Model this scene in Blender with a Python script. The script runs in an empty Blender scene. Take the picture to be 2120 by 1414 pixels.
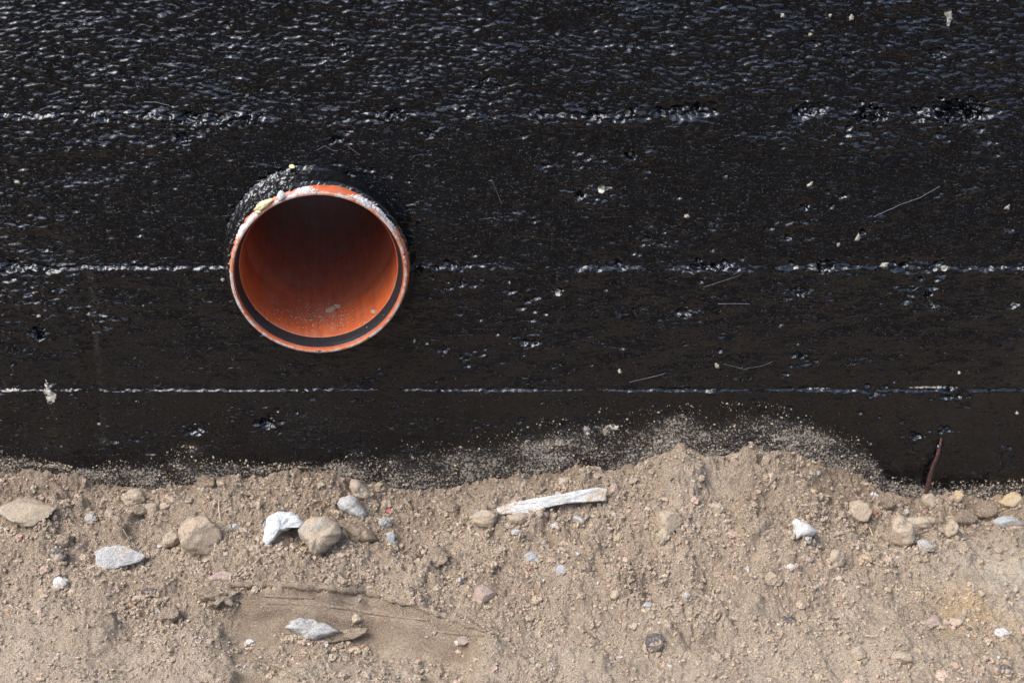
import bpy, bmesh, math, random
import numpy as np
from mathutils import Vector, Matrix, noise as mnoise

random.seed(7)
rng = np.random.default_rng(11)
SC = bpy.context.scene
COL = SC.collection

# ------------------------------------------------------------------ camera
CAM = Vector((0.0, -1.35, 0.867))
PITCH = math.radians(27.0)
FPX = 2912.0                      # focal length in photograph pixels (2120 wide)
cam_d = bpy.data.cameras.new('camera')
cam = bpy.data.objects.new('camera', cam_d)
COL.objects.link(cam)
cam.location = CAM
cam.rotation_euler = (math.pi / 2 - PITCH, 0, 0)
cam_d.sensor_width = 36.0
cam_d.lens = 36.0 * FPX / 2120.0
cam_d.clip_start = 0.02
cam_d.clip_end = 1000.0
cam_d.dof.use_dof = True
cam_d.dof.focus_distance = 1.42
cam_d.dof.aperture_fstop = 9.0
SC.camera = cam

# ------------------------------------------------------------------ world, sun, exposure
SUN_EL, SUN_AZ = math.radians(54), math.radians(240)      # azimuth clockwise from +Y
world = bpy.data.worlds.new('World')
SC.world = world
world.use_nodes = True
wn = world.node_tree
bg = wn.nodes['Background']
sky = wn.nodes.new('ShaderNodeTexSky')
sky.sky_type = 'NISHITA'
sky.sun_disc = False
sky.sun_elevation = SUN_EL
sky.sun_rotation = SUN_AZ
sky.altitude = 0
sky.air_density = 1.0
sky.dust_density = 2.0
sky.ozone_density = 1.0
hs = wn.nodes.new('ShaderNodeHueSaturation')
hs.inputs['Saturation'].default_value = 0.92
wn.links.new(sky.outputs[0], hs.inputs['Color'])
wn.links.new(hs.outputs[0], bg.inputs['Color'])
bg.inputs['Strength'].default_value = 0.15
sun_d = bpy.data.lights.new('sun', 'SUN')
sun = bpy.data.objects.new('sun', sun_d)
COL.objects.link(sun)
to_sun = Vector((math.cos(SUN_EL) * math.sin(SUN_AZ), math.cos(SUN_EL) * math.cos(SUN_AZ), math.sin(SUN_EL)))
sun.rotation_euler = to_sun.to_track_quat('Z', 'Y').to_euler()
sun.location = to_sun * 5
sun_d.energy = 1.35
sun_d.angle = math.radians(42)
sun_d.color = (0.98, 0.985, 1.0)
SC.view_settings.view_transform = 'Standard'
SC.view_settings.look = 'None'
SC.view_settings.gamma = 1.0
SC.view_settings.exposure = 1.42
SC.cycles.use_denoising = True
SC.cycles.denoiser = 'OPENIMAGEDENOISE'
SC.cycles.denoising_input_passes = 'RGB_ALBEDO_NORMAL'
SC.cycles.denoising_prefilter = 'NONE'
SC.cycles.max_bounces = 8

# ------------------------------------------------------------------ pixel -> place helpers
_right = np.array([1.0, 0, 0])
_fwd = np.array([0, math.cos(PITCH), -math.sin(PITCH)])
_up = np.array([0, math.sin(PITCH), math.cos(PITCH)])
CAMN = np.array(CAM)

def ray(px, py):
    d = _fwd * FPX + _right * (px - 1060) - _up * (py - 707)
    return d / np.linalg.norm(d)

def on_wall(px, py, y=0.0):
    d = ray(px, py)
    t = (y - CAMN[1]) / d[1]
    return CAMN + d * t

# ------------------------------------------------------------------ numpy noise
def _hash(ix, iy, seed):
    h = (ix.astype(np.int64) * 374761393 + iy.astype(np.int64) * 668265263 + seed * 974711) & 0xFFFFFFFF
    h = ((h ^ (h >> 13)) * 1274126177) & 0xFFFFFFFF
    h = ((h ^ (h >> 16)) * 2246822519) & 0xFFFFFFFF
    h = h ^ (h >> 15)
    return h.astype(np.float64) / 4294967295.0

def vnoise(x, y, seed=0):
    ix, iy = np.floor(x), np.floor(y)
    fx, fy = x - ix, y - iy
    ix = ix.astype(np.int64); iy = iy.astype(np.int64)
    def g(dx, dy):
        a = _hash(ix + dx, iy + dy, seed) * 2 * np.pi
        return np.cos(a) * (fx - dx) + np.sin(a) * (fy - dy)
    u = fx * fx * fx * (fx * (fx * 6 - 15) + 10)
    v = fy * fy * fy * (fy * (fy * 6 - 15) + 10)
    a = g(0, 0) * (1 - u) + g(1, 0) * u
    b = g(0, 1) * (1 - u) + g(1, 1) * u
    return (a * (1 - v) + b * v) * 1.5

def fbm(x, y, seed=0, oct=4, gain=0.5):
    s, a, f, n = 0, 1.0, 1.0, 0
    for o in range(oct):
        s = s + a * vnoise(x * f + 17.3 * o, y * f - 9.1 * o, seed + o * 13)
        n += a; a *= gain; f *= 2.03
    return s / n

def worley(x, y, seed=0):
    ix, iy = np.floor(x).astype(np.int64), np.floor(y).astype(np.int64)
    f1 = np.full(x.shape, 9.0); f2 = np.full(x.shape, 9.0); rid = np.zeros(x.shape)
    for dx in (-1, 0, 1):
        for dy in (-1, 0, 1):
            cx, cy = ix + dx, iy + dy
            jx = cx + 0.1 + 0.8 * _hash(cx, cy, seed + 1)
            jy = cy + 0.1 + 0.8 * _hash(cx, cy, seed + 2)
            d = np.hypot(x - jx, y - jy)
            r = _hash(cx, cy, seed + 3)
            nearer = d < f1
            f2 = np.where(nearer, f1, np.minimum(f2, d))
            rid = np.where(nearer, r, rid)
            f1 = np.where(nearer, d, f1)
    return f1, f2, rid

def crumbs(x, y, size, seed, keep=0.75):
    """dome-shaped crumbs about `size` across, some cells left empty"""
    X, Y = x / size, y / size
    wx = 0.22 * vnoise(X * 1.7, Y * 1.7, seed + 50); wy = 0.22 * vnoise(X * 1.7 + 40, Y * 1.7, seed + 51)
    f1, f2, r = worley(X + wx, Y + wy, seed)
    rad = 0.28 + 0.36 * r
    dome = np.sqrt(np.maximum(0, 1 - (f1 / rad) ** 2)) * rad
    return dome * (r < keep) * size

def clumps(x, y, size, seed, keep=0.6):
    """broken, flat-sided clods with cracks between them"""
    X, Y = x / size, y / size
    wx = 0.30 * fbm(X * 1.3, Y * 1.3, seed + 50, 3); wy = 0.30 * fbm(X * 1.3 + 40, Y * 1.3, seed + 51, 3)
    f1, f2, r = worley(X + wx, Y + wy, seed)
    d = f2 - f1
    top = np.clip((d - 0.03) / 0.22, 0, 1) ** 0.6 * (0.25 + 0.5 * r) + 0.12 * vnoise(X * 2.5, Y * 2.5, seed + 52)
    return top * (r < keep) * (d > 0.03) * size * 0.55

def sstep(a, b, x):
    t = np.clip((x - a) / (b - a), 0, 1)
    return t * t * (3 - 2 * t)

# ------------------------------------------------------------------ materials
def mat(name):
    m = bpy.data.materials.new(name)
    m.use_nodes = True
    nt = m.node_tree
    return m, nt, nt.nodes['Principled BSDF']

def N(nt, kind, **kw):
    n = nt.nodes.new('ShaderNode' + kind)
    for k, v in kw.items():
        if k in n.inputs.keys() if hasattr(n.inputs, 'keys') else False:
            n.inputs[k].default_value = v
        else:
            setattr(n, k, v)
    return n

def coords(nt, scale=(1, 1, 1)):
    tc = nt.nodes.new('ShaderNodeTexCoord')
    mp = nt.nodes.new('ShaderNodeMapping')
    mp.inputs['Scale'].default_value = scale
    nt.links.new(tc.outputs['Object'], mp.inputs['Vector'])
    return mp.outputs['Vector']

def noise_tex(nt, vec, scale, detail=4, rough=0.55, dist=0.0):
    n = nt.nodes.new('ShaderNodeTexNoise')
    n.inputs['Scale'].default_value = scale
    n.inputs['Detail'].default_value = detail
    n.inputs['Roughness'].default_value = rough
    n.inputs['Distortion'].default_value = dist
    nt.links.new(vec, n.inputs['Vector'])
    return n.outputs['Fac']

def ramp(nt, fac, stops):
    r = nt.nodes.new('ShaderNodeValToRGB')
    el = r.color_ramp.elements
    while len(el) < len(stops):
        el.new(0.5)
    for e, (p, c) in zip(el, stops):
        e.position = p
        e.color = c if len(c) == 4 else (*c, 1)
    nt.links.new(fac, r.inputs['Fac'])
    return r.outputs['Color']

def mixc(nt, fac, a, b, mode='MIX'):
    n = nt.nodes.new('ShaderNodeMix')
    n.data_type = 'RGBA'
    n.blend_type = mode
    for sock, v in ((n.inputs[0], fac), (n.inputs[6], a), (n.inputs[7], b)):
        if isinstance(v, (int, float)):
            sock.default_value = v
        elif isinstance(v, tuple):
            sock.default_value = (*v, 1) if len(v) == 3 else v
        else:
            nt.links.new(v, sock)
    return n.outputs[2]

def mathn(nt, op, a, b=0.0, clamp=False):
    n = nt.nodes.new('ShaderNodeMath')
    n.operation = op
    n.use_clamp = clamp
    for sock, v in ((n.inputs[0], a), (n.inputs[1], b)):
        if isinstance(v, (int, float)):
            sock.default_value = v
        else:
            nt.links.new(v, sock)
    return n.outputs[0]

def maprange(nt, v, a, b, c=0.0, d=1.0):
    n = nt.nodes.new('ShaderNodeMapRange')
    n.interpolation_type = 'SMOOTHSTEP'
    nt.links.new(v, n.inputs['Value'])
    for k, q in zip(('From Min', 'From Max', 'To Min', 'To Max'), (a, b, c, d)):
        n.inputs[k].default_value = q
    return n.outputs['Result']

def bump(nt, height, dist, strength=1.0, normal=None):
    b = nt.nodes.new('ShaderNodeBump')
    b.inputs['Distance'].default_value = dist
    b.inputs['Strength'].default_value = strength
    nt.links.new(height, b.inputs['Height'])
    if normal is not None:
        nt.links.new(normal, b.inputs['Normal'])
    return b.outputs['Normal']

def attr(nt, name, out='Fac'):
    a = nt.nodes.new('ShaderNodeAttribute')
    a.attribute_name = name
    return a.outputs[out]

L = lambda nt, a, b: nt.links.new(a, b)

SAND = (0.465, 0.36, 0.25)

def make_soil_material():
    m, nt, p = mat('soil')
    v = coords(nt)
    big = noise_tex(nt, v, 7, 5, 0.6)
    mid = noise_tex(nt, v, 60, 5, 0.65)
    fine = noise_tex(nt, v, 700, 3, 0.7)
    c = ramp(nt, big, [(0.30, (0.385, 0.287, 0.197)), (0.5, (0.476, 0.367, 0.262)), (0.72, (0.57, 0.454, 0.336))])
    c2 = ramp(nt, mid, [(0.28, (0.78, 0.75, 0.72)), (0.5, (1, 1, 1)), (0.72, (1.16, 1.14, 1.12))])
    c = mixc(nt, 1.0, c, c2, 'MULTIPLY')
    c3 = ramp(nt, fine, [(0.30, (0.52, 0.50, 0.49)), (0.5, (1, 1, 1)), (0.70, (1.40, 1.39, 1.37))])
    c = mixc(nt, 1.0, c, c3, 'MULTIPLY')
    c = mixc(nt, attr(nt, 'pale'), c, (0.61, 0.51, 0.385))
    c = mixc(nt, attr(nt, 'ochre'), c, (0.56, 0.38, 0.19))
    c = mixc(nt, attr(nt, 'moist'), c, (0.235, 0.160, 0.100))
    c = mixc(nt, attr(nt, 'reflect_dark'), c, (0.075, 0.056, 0.040))  # dark tone painted on unseen soil to deepen the wall's reflections
    # mineral grains: white, dark, reddish
    for scale, thr, col in ((330, 0.13, (0.66, 0.64, 0.60)), (290, 0.10, (0.10, 0.085, 0.075)), (210, 0.06, (0.42, 0.17, 0.08)), (260, 0.06, (0.60, 0.42, 0.20))):
        vo = nt.nodes.new('ShaderNodeTexVoronoi')
        vo.inputs['Scale'].default_value = scale
        L(nt, v, vo.inputs['Vector'])
        f = maprange(nt, vo.outputs['Distance'], thr, thr + 0.10, 1, 0)
        sep = nt.nodes.new('ShaderNodeSeparateColor')
        L(nt, vo.outputs['Color'], sep.inputs[0])
        g = maprange(nt, sep.outputs[0], 0.72, 0.76)
        c = mixc(nt, mathn(nt, 'MULTIPLY', f, g), c, col)
    L(nt, c, p.inputs['Base Color'])
    p.inputs['Roughness'].default_value = 0.95
    p.inputs['Specular IOR Level'].default_value = 0.15
    b1 = bump(nt, noise_tex(nt, v, 420, 5, 0.8), 0.0040, 1.0)
    b2 = bump(nt, noise_tex(nt, v, 1200, 2, 0.7), 0.0014, 1.0, b1)
    L(nt, b2, p.inputs['Normal'])
    return m

def make_crumb_material():
    m, nt, p = mat('soil_crumb')
    v = coords(nt)
    base = attr(nt, 'tint', 'Color')
    fine = noise_tex(nt, v, 620, 3, 0.7)
    c3 = ramp(nt, fine, [(0.28, (0.66, 0.64, 0.63)), (0.5, (1, 1, 1)), (0.72, (1.25, 1.25, 1.24))])
    c = mixc(nt, 1.0, base, c3, 'MULTIPLY')
    L(nt, c, p.inputs['Base Color'])
    p.inputs['Roughness'].default_value = 0.95
    p.inputs['Specular IOR Level'].default_value = 0.15
    L(nt, bump(nt, noise_tex(nt, v, 560, 5, 0.75), 0.0022, 0.9), p.inputs['Normal'])
    return m

def make_stone_material(name, col, dust=0.35, speck=0.5, bumpd=0.0012, rough=0.85, vary=0.25):
    m, nt, p = mat(name)
    v = coords(nt)
    n1 = noise_tex(nt, v, 90, 6, 0.65)
    lo = tuple(q * (1 - vary) for q in col); hi = tuple(min(q * (1 + vary * 0.8), 0.86) for q in col)
    c = ramp(nt, n1, [(0.3, lo), (0.5, col), (0.72, hi)])
    n2 = noise_tex(nt, v, 520, 3, 0.7)
    c = mixc(nt, speck, c, ramp(nt, n2, [(0.30, (0.60, 0.58, 0.56)), (0.48, (1, 1, 1)), (0.70, (1.18, 1.18, 1.17))]), 'MULTIPLY')
    if dust > 0:                                  # soil clinging to it in blotches
        n3 = noise_tex(nt, v, 45, 6, 0.7)
        n4 = noise_tex(nt, v, 380, 3, 0.7)
        f = mathn(nt, 'ADD', n3, mathn(nt, 'MULTIPLY', mathn(nt, 'SUBTRACT', n4, 0.5), 0.5))
        f = maprange(nt, f, 0.62 - 0.3 * dust, 0.78 - 0.3 * dust)
        c = mixc(nt, f, c, SAND)
    L(nt, c, p.inputs['Base Color'])
    p.inputs['Roughness'].default_value = rough
    p.inputs['Specular IOR Level'].default_value = 0.25
    b = bump(nt, noise_tex(nt, v, 260, 6, 0.75), bumpd * 2.4, 1.0)
    L(nt, b, p.inputs['Normal'])
    return m

def tar_nodes(nt, p, v, vs, rough_lo=0.05, rough_hi=0.19, amp=1.0):
    """glossy brushed bitumen; vs = coordinates stretched along the brush"""
    streak = noise_tex(nt, vs, 1.0, 4, 0.6, 0.4)
    streak2 = noise_tex(nt, vs, 2.6, 3, 0.6, 0.3)
    dots = noise_tex(nt, v, 420, 3, 0.6)
    st = maprange(nt, streak, 0.50, 0.78)
    b = bump(nt, st, 0.00030 * amp, 1.0)
    b = bump(nt, maprange(nt, streak2, 0.55, 0.8), 0.00012 * amp, 1.0, b)
    b = bump(nt, maprange(nt, dots, 0.58, 0.74), 0.00030 * amp, 1.0, b)
    r = ramp(nt, noise_tex(nt, v, 14, 5, 0.65), [(0.36, (rough_lo,) * 3), (0.52, ((rough_lo + rough_hi) * 0.45,) * 3), (0.66, (rough_hi,) * 3)])
    return b, r

def make_wall_material():
    m, nt, p = mat('bitumen_on_concrete')
    v = coords(nt)
    vs = coords(nt, (95, 260, 330))
    nb, rough = tar_nodes(nt, p, v, vs)
    n = noise_tex(nt, v, 30, 5, 0.6)
    tar = ramp(nt, n, [(0.3, (0.0020, 0.0023, 0.0030)), (0.7, (0.0042, 0.0047, 0.0060))])
    # bare cement where the coat missed
    e = noise_tex(nt, v, 260, 4, 0.7)
    bare = maprange(nt, mathn(nt, 'ADD', attr(nt, 'bare'), mathn(nt, 'MULTIPLY', mathn(nt, 'SUBTRACT', e, 0.5), 1.1)), 0.52, 0.62)
    # sand thrown against the foot of the wall
    g1 = noise_tex(nt, v, 330, 4, 0.72)
    g2 = noise_tex(nt, v, 900, 2, 0.6)
    g3 = noise_tex(nt, v, 55, 4, 0.6)
    g = mathn(nt, 'ADD', mathn(nt, 'MULTIPLY', g1, 0.55), mathn(nt, 'ADD', mathn(nt, 'MULTIPLY', g2, 0.30), mathn(nt, 'MULTIPLY', g3, 0.15)))
    du = attr(nt, 'dust')
    thr = mathn(nt, 'SUBTRACT', g, mathn(nt, 'SUBTRACT', 0.650, mathn(nt, 'MULTIPLY', du, 0.20)))
    sandm = maprange(nt, thr, 0.0, 0.035)
    film = mathn(nt, 'MULTIPLY', maprange(nt, du, 0.2, 0.9), 0.085)
    sandm = mathn(nt, 'MAXIMUM', mathn(nt, 'MULTIPLY', sandm, 0.9), film)
    sandm = mathn(nt, 'MULTIPLY', sandm, maprange(nt, du, 0.0, 0.12))
    c = mixc(nt, bare, tar, ramp(nt, e, [(0.3, (0.32, 0.30, 0.25)), (0.7, (0.62, 0.57, 0.47))]))
    c = mixc(nt, sandm, c, ramp(nt, g2, [(0.3, (0.24, 0.20, 0.155)), (0.7, (0.48, 0.405, 0.315))]))
    L(nt, c, p.inputs['Base Color'])
    tot = mathn(nt, 'MAXIMUM', bare, sandm)
    r = mixc(nt, tot, rough, (0.92, 0.92, 0.92))
    L(nt, r, p.inputs['Roughness'])
    p.inputs['IOR'].default_value = 1.54
    L(nt, mathn(nt, 'MULTIPLY', mathn(nt, 'SUBTRACT', 1.0, mathn(nt, 'MULTIPLY', tot, 0.8)), 0.55), p.inputs['Specular IOR Level'])
    L(nt, bump(nt, sandm, 0.0012, 0.6, nb), p.inputs['Normal'])
    return m

def make_tar_material(name, scale=1.0, lumps=False):
    m, nt, p = mat(name)
    v = coords(nt)
    vs = coords(nt, (170, 170, 230))
    nb, rough = tar_nodes(nt, p, v, vs, 0.12, 0.34, 0.35)
    p.inputs['Base Color'].default_value = (0.006, 0.0054, 0.005, 1)
    L(nt, rough, p.inputs['Roughness'])
    p.inputs['IOR'].default_value = 1.54
    L(nt, nb, p.inputs['Normal'])
    return m

def make_pvc(name, col, wear=0.0, dirt=0.3, tarred=False, rough=0.38, spots=False):
    m, nt, p = mat(name)
    v = coords(nt)
    n = noise_tex(nt, v, 40, 5, 0.6)
    c = ramp(nt, n, [(0.3, tuple(q * 0.88 for q in col)), (0.7, tuple(q * 1.06 for q in col))])
    if dirt > 0:
        d1 = noise_tex(nt, v, 26, 6, 0.7)
        d2 = noise_tex(nt, v, 600, 2, 0.6)
        f = maprange(nt, mathn(nt, 'ADD', d1, mathn(nt, 'MULTIPLY', d2, 0.35)), 0.80 - 0.25 * dirt, 1.0 - 0.2 * dirt)
        c = mixc(nt, mathn(nt, 'MULTIPLY', f, 0.6), c, (0.34, 0.24, 0.19))
        vo = nt.nodes.new('ShaderNodeTexVoronoi'); vo.inputs['Scale'].default_value = 160
        L(nt, v, vo.inputs['Vector'])
        sep = nt.nodes.new('ShaderNodeSeparateColor'); L(nt, vo.outputs['Color'], sep.inputs[0])
        sp = mathn(nt, 'MULTIPLY', maprange(nt, vo.outputs['Distance'], 0.08, 0.16, 1, 0), maprange(nt, sep.outputs[1], 0.70, 0.74))
        c = mixc(nt, sp, c, (0.55, 0.45, 0.38))
    if dirt > 0:                                  # drag marks along the pipe
        dm = noise_tex(nt, coords(nt, (190, 14, 190)), 1.0, 4, 0.65)
        c = mixc(nt, 1.0, c, ramp(nt, dm, [(0.30, (0.80, 0.78, 0.77)), (0.55, (1, 1, 1)), (0.72, (1.12, 1.16, 1.18))]), 'MULTIPLY')
    if spots:
        sp = maprange(nt, noise_tex(nt, v, 62, 4, 0.6), 0.70, 0.76)
        c = mixc(nt, mathn(nt, 'MULTIPLY', sp, 0.85), c, (0.03, 0.022, 0.018))
    if tarred:
        tk = maprange(nt, noise_tex(nt, v, 95, 6, 0.8), 0.585, 0.615)
    if wear > 0:
        w = noise_tex(nt, v, 110, 6, 0.75)
        f = maprange(nt, w, 0.62 - 0.3 * wear, 0.70 - 0.3 * wear)
        c = mixc(nt, f, c, ramp(nt, noise_tex(nt, v, 500, 3), [(0.3, (0.42, 0.36, 0.32)), (0.7, (0.66, 0.60, 0.55))]))
    if tarred:
        c = mixc(nt, tk, c, (0.012, 0.011, 0.010))
    L(nt, c, p.inputs['Base Color'])
    p.inputs['Roughness'].default_value = rough
    L(nt, bump(nt, noise_tex(nt, v, 300, 4, 0.7), 0.0003, 0.6), p.inputs['Normal'])
    return m

def make_rubber():
    m, nt, p = mat('seal_rubber')
    v = coords(nt)
    n = noise_tex(nt, v, 400, 3, 0.7)
    L(nt, ramp(nt, n, [(0.35, (0.014, 0.014, 0.015)), (0.75, (0.035, 0.034, 0.034))]), p.inputs['Base Color'])
    p.inputs['Roughness'].default_value = 0.30
    L(nt, bump(nt, noise_tex(nt, coords(nt, (60, 900, 60)), 1.0, 3), 0.0004, 0.5), p.inputs['Normal'])
    return m

def make_plain(name, col, rough=0.8, var=0.2, scale=300, bumpd=0.0006):
    m, nt, p = mat(name)
    v = coords(nt)
    n = noise_tex(nt, v, scale, 4, 0.65)
    L(nt, ramp(nt, n, [(0.3, tuple(q * (1 - var) for q in col)), (0.7, tuple(min(0.88, q * (1 + var)) for q in col))]), p.inputs['Base Color'])
    p.inputs['Roughness'].default_value = rough
    p.inputs['Specular IOR Level'].default_value = 0.3
    L(nt, bump(nt, n, bumpd, 0.8), p.inputs['Normal'])
    return m

def make_rust():
    m, nt, p = mat('rusty_iron')
    v = coords(nt)
    n = noise_tex(nt, v, 150, 5, 0.7)
    L(nt, ramp(nt, n, [(0.32, (0.022, 0.010, 0.008)), (0.5, (0.050, 0.018, 0.012)), (0.66, (0.11, 0.040, 0.024)), (0.76, (0.42, 0.36, 0.30))]), p.inputs['Base Color'])
    p.inputs['Roughness'].default_value = 0.75
    L(nt, bump(nt, n, 0.0012, 0.9), p.inputs['Normal'])
    return m

M = dict(
    clod=None,
    soil=make_soil_material(), crumb=make_crumb_material(), wall=make_wall_material(), tar=make_tar_material('bitumen_collar'),
    brown=make_stone_material('brown_stone', (0.30, 0.24, 0.185), 0.95, 0.6),
    tan=make_stone_material('tan_stone', (0.44, 0.36, 0.26), 0.7, 0.5),
    pink=make_stone_material('pinkish_stone', (0.37, 0.27, 0.225), 0.35, 0.5, 0.0008),
    grey=make_stone_material('grey_stone', (0.40, 0.37, 0.32), 0.95, 0.6),
    bluegrey=make_stone_material('blue_grey_stone', (0.38, 0.385, 0.37), 0.45, 0.5, 0.0007, 0.7),
    concrete=make_stone_material('broken_concrete', (0.54, 0.52, 0.48), 0.45, 0.7, 0.0018),
    plaster=make_stone_material('plaster', (0.60, 0.58, 0.54), 0.42, 0.4, 0.0010),
    white=make_stone_material('white_lime', (0.74, 0.735, 0.70), 0.05, 0.4, 0.0016, 0.75, 0.10),
    dark=make_stone_material('dark_stone', (0.12, 0.105, 0.098), 0.55, 0.5),
    ochre=make_stone_material('ochre_stone', (0.50, 0.37, 0.20), 0.6, 0.5),
    pvc=make_pvc('orange_pvc', (0.53, 0.112, 0.034), 0.0, 0.5),
    pvc_lip=make_pvc('scuffed_orange_pvc', (0.60, 0.15, 0.058), 0.45, 0.0, rough=0.5, tarred=True),
    pvc_edge=make_pvc('worn_orange_edge', (0.58, 0.24, 0.13), 0.55, 0.0, rough=0.6, tarred=True),
    pvc_old=make_pvc('stained_orange_pvc', (0.50, 0.125, 0.050), 0.0, 0.6, rough=0.75, spots=True),
    rubber=make_rubber(),
    mortar=make_plain('mortar', (0.60, 0.58, 0.54), 0.9, 0.22, 420, 0.0012),
    foam=make_plain('yellow_foam', (0.66, 0.54, 0.30), 0.6, 0.15, 120),
    bristle=make_plain('pale_bristle', (0.20, 0.21, 0.225), 0.4, 0.1),
    straw=make_plain('straw', (0.50, 0.40, 0.25), 0.7, 0.15),
    wood=make_plain('weathered_wood', (0.22, 0.17, 0.13), 0.85, 0.35, 250),
    red=make_plain('red_plastic', (0.42, 0.08, 0.08), 0.5, 0.1),
    rust=make_rust(), aggregate=make_plain('aggregate', (0.33, 0.29, 0.225), 0.8, 0.6, 220),
    brick=make_plain('brick_red', (0.36, 0.14, 0.08), 0.9, 0.25),
)

M['clod'] = M['soil']

# ------------------------------------------------------------------ object helpers
def link(name, me, m=None, parent=None):
    o = bpy.data.objects.new(name, me)
    COL.objects.link(o)
    if m is not None:
        me.materials.append(m)
    if parent is not None:
        o.parent = parent
    return o

def tag(o, label=None, cat=None, group=None, kind=None):
    if label: o['label'] = label
    if cat: o['category'] = cat
    if group: o['group'] = group
    if kind: o['kind'] = kind
    return o

def empty(name, loc=(0, 0, 0)):
    o = bpy.data.objects.new(name, None)
    o.empty_display_size = 0.05
    o.location = loc
    COL.objects.link(o)
    return o

def np_mesh(name, verts, faces, smooth=True):
    """verts (n,3); faces (m,k) array with a single k"""
    verts = np.asarray(verts, dtype=np.float32); faces = np.asarray(faces, dtype=np.int32)
    me = bpy.data.meshes.new(name)
    me.vertices.add(len(verts)); me.vertices.foreach_set('co', verts.ravel())
    k = faces.shape[1]
    me.loops.add(faces.size); me.loops.foreach_set('vertex_index', faces.ravel())
    me.polygons.add(len(faces))
    me.polygons.foreach_set('loop_start', np.arange(0, faces.size, k, dtype=np.int32))
    me.polygons.foreach_set('use_smooth', np.full(len(faces), smooth))
    me.update(calc_edges=True)
    me.validate()
    return me

def fattr(me, name, vals):
    a = me.attributes.new(name, 'FLOAT', 'POINT')
    a.data.foreach_set('value', np.asarray(vals, dtype=np.float32).ravel())

def axis(lo, d0, d1, hi, step, growth=1.22):
    mid = list(np.arange(d0, d1 + step * 0.5, step))
    out = []
    s, x = step, mid[-1]
    while x < hi:
        s *= growth; x += s; out.append(min(x, hi))
    inn = []
    s, x = step, mid[0]
    while x > lo:
        s *= growth; x -= s; inn.append(max(x, lo))
    return np.array(inn[::-1] + mid + out)

def grid_faces(nx, ny, flip=False):
    i = np.arange(nx - 1)[None, :]; j = np.arange(ny - 1)[:, None]
    a = j * nx + i
    q = np.stack([a, a + 1, a + 1 + nx, a + nx], -1).reshape(-1, 4)
    return q[:, ::-1] if flip else q

# ------------------------------------------------------------------ the ground
_cl = [(-400, 990), (0, 985), (60, 976), (130, 982), (190, 1003), (240, 1014), (330, 1022), (400, 1008), (480, 994), (600, 982), (680, 978),
       (730, 1000), (800, 1014), (900, 1018), (1000, 1004), (1100, 990), (1200, 974), (1300, 974), (1365, 945), (1410, 918), (1450, 946),
       (1500, 950), (1560, 936), (1620, 938), (1700, 962), (1760, 990), (1820, 1020), (1900, 1040), (2000, 1040), (2120, 1030), (2500, 1030)]
_clw = np.array([on_wall(a, b, -0.006) for a, b in _cl])
_xs = np.linspace(_clw[0, 0], _clw[-1, 0], 900)
_zs = np.interp(_xs, _clw[:, 0], _clw[:, 2])
_k = np.exp(-np.linspace(-2, 2, 15) ** 2); _k /= _k.sum()
_zs = np.convolve(np.pad(_zs, 7, mode='edge'), _k, 'valid') + 0.004

def contact(x):
    return np.interp(x, _xs, _zs)

_flat_edge = None

def base_h(x, y):
    t = np.maximum(-y, 0)
    prof = -0.21 * t - 0.02 * (1 - np.exp(-t / 0.05)) * 0
    prof = np.where(t > 0.30, -0.063 - 0.09 * (1 - np.exp(-(t - 0.30) / 0.42)) * 1.0, prof)
    cz_ = contact(x)
    dev = cz_ * np.exp(-(t / np.where(cz_ > 0, 0.125, 0.085)) ** 1.5)
    near = np.exp(-np.maximum(np.abs(x) - 0.9, 0) / 0.6) * np.exp(-np.maximum(t - 0.8, 0) / 0.8)
    roll = 0.010 * vnoise(x * 6 + 3, y * 7, 5) + 0.005 * vnoise(x * 17, y * 19, 6)
    added_bank = 2.1 * sstep(2.6, 4.6, t) * (1 + 0.12 * vnoise(x * 0.8, y * 0.8, 9))  # unseen rise added behind the camera, blocks horizon sky to deepen wall blacks
    return prof + added_bank + dev + roll * near * sstep(0.0, 0.04, t) + 0.08 * vnoise(x * 0.35, y * 0.35, 8) * (1 - near)

def march(px, py, fn):
    d = ray(px, py)
    lo, hi, n = 0.7, 2.2, 500
    if fn is not base_h:
        c = np.linalg.norm(march(px, py, base_h) - CAMN)
        lo, hi, n = c - 0.06, c + 0.06, 160
    ts = np.linspace(lo, hi, n)
    P = CAMN[None, :] + d[None, :] * ts[:, None]
    below = P[:, 2] < fn(P[:, 0], P[:, 1])
    i = int(np.argmax(below)) if below.any() else len(ts) - 1
    return P[i]

def on_base(px, py):
    return march(px, py, base_h)

# a boot-slide: smooth sheared bank in the soil
_cut_px = [(400, 1222), (470, 1216), (560, 1214), (680, 1222), (780, 1234), (870, 1264), (940, 1286), (1012, 1312)]
_cut = np.array([on_base(a, b) for a, b in _cut_px])
_cut2 = np.array([on_base(a, b) for a, b in [(480, 1362), (540, 1376), (590, 1396), (640, 1425)]])

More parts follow.
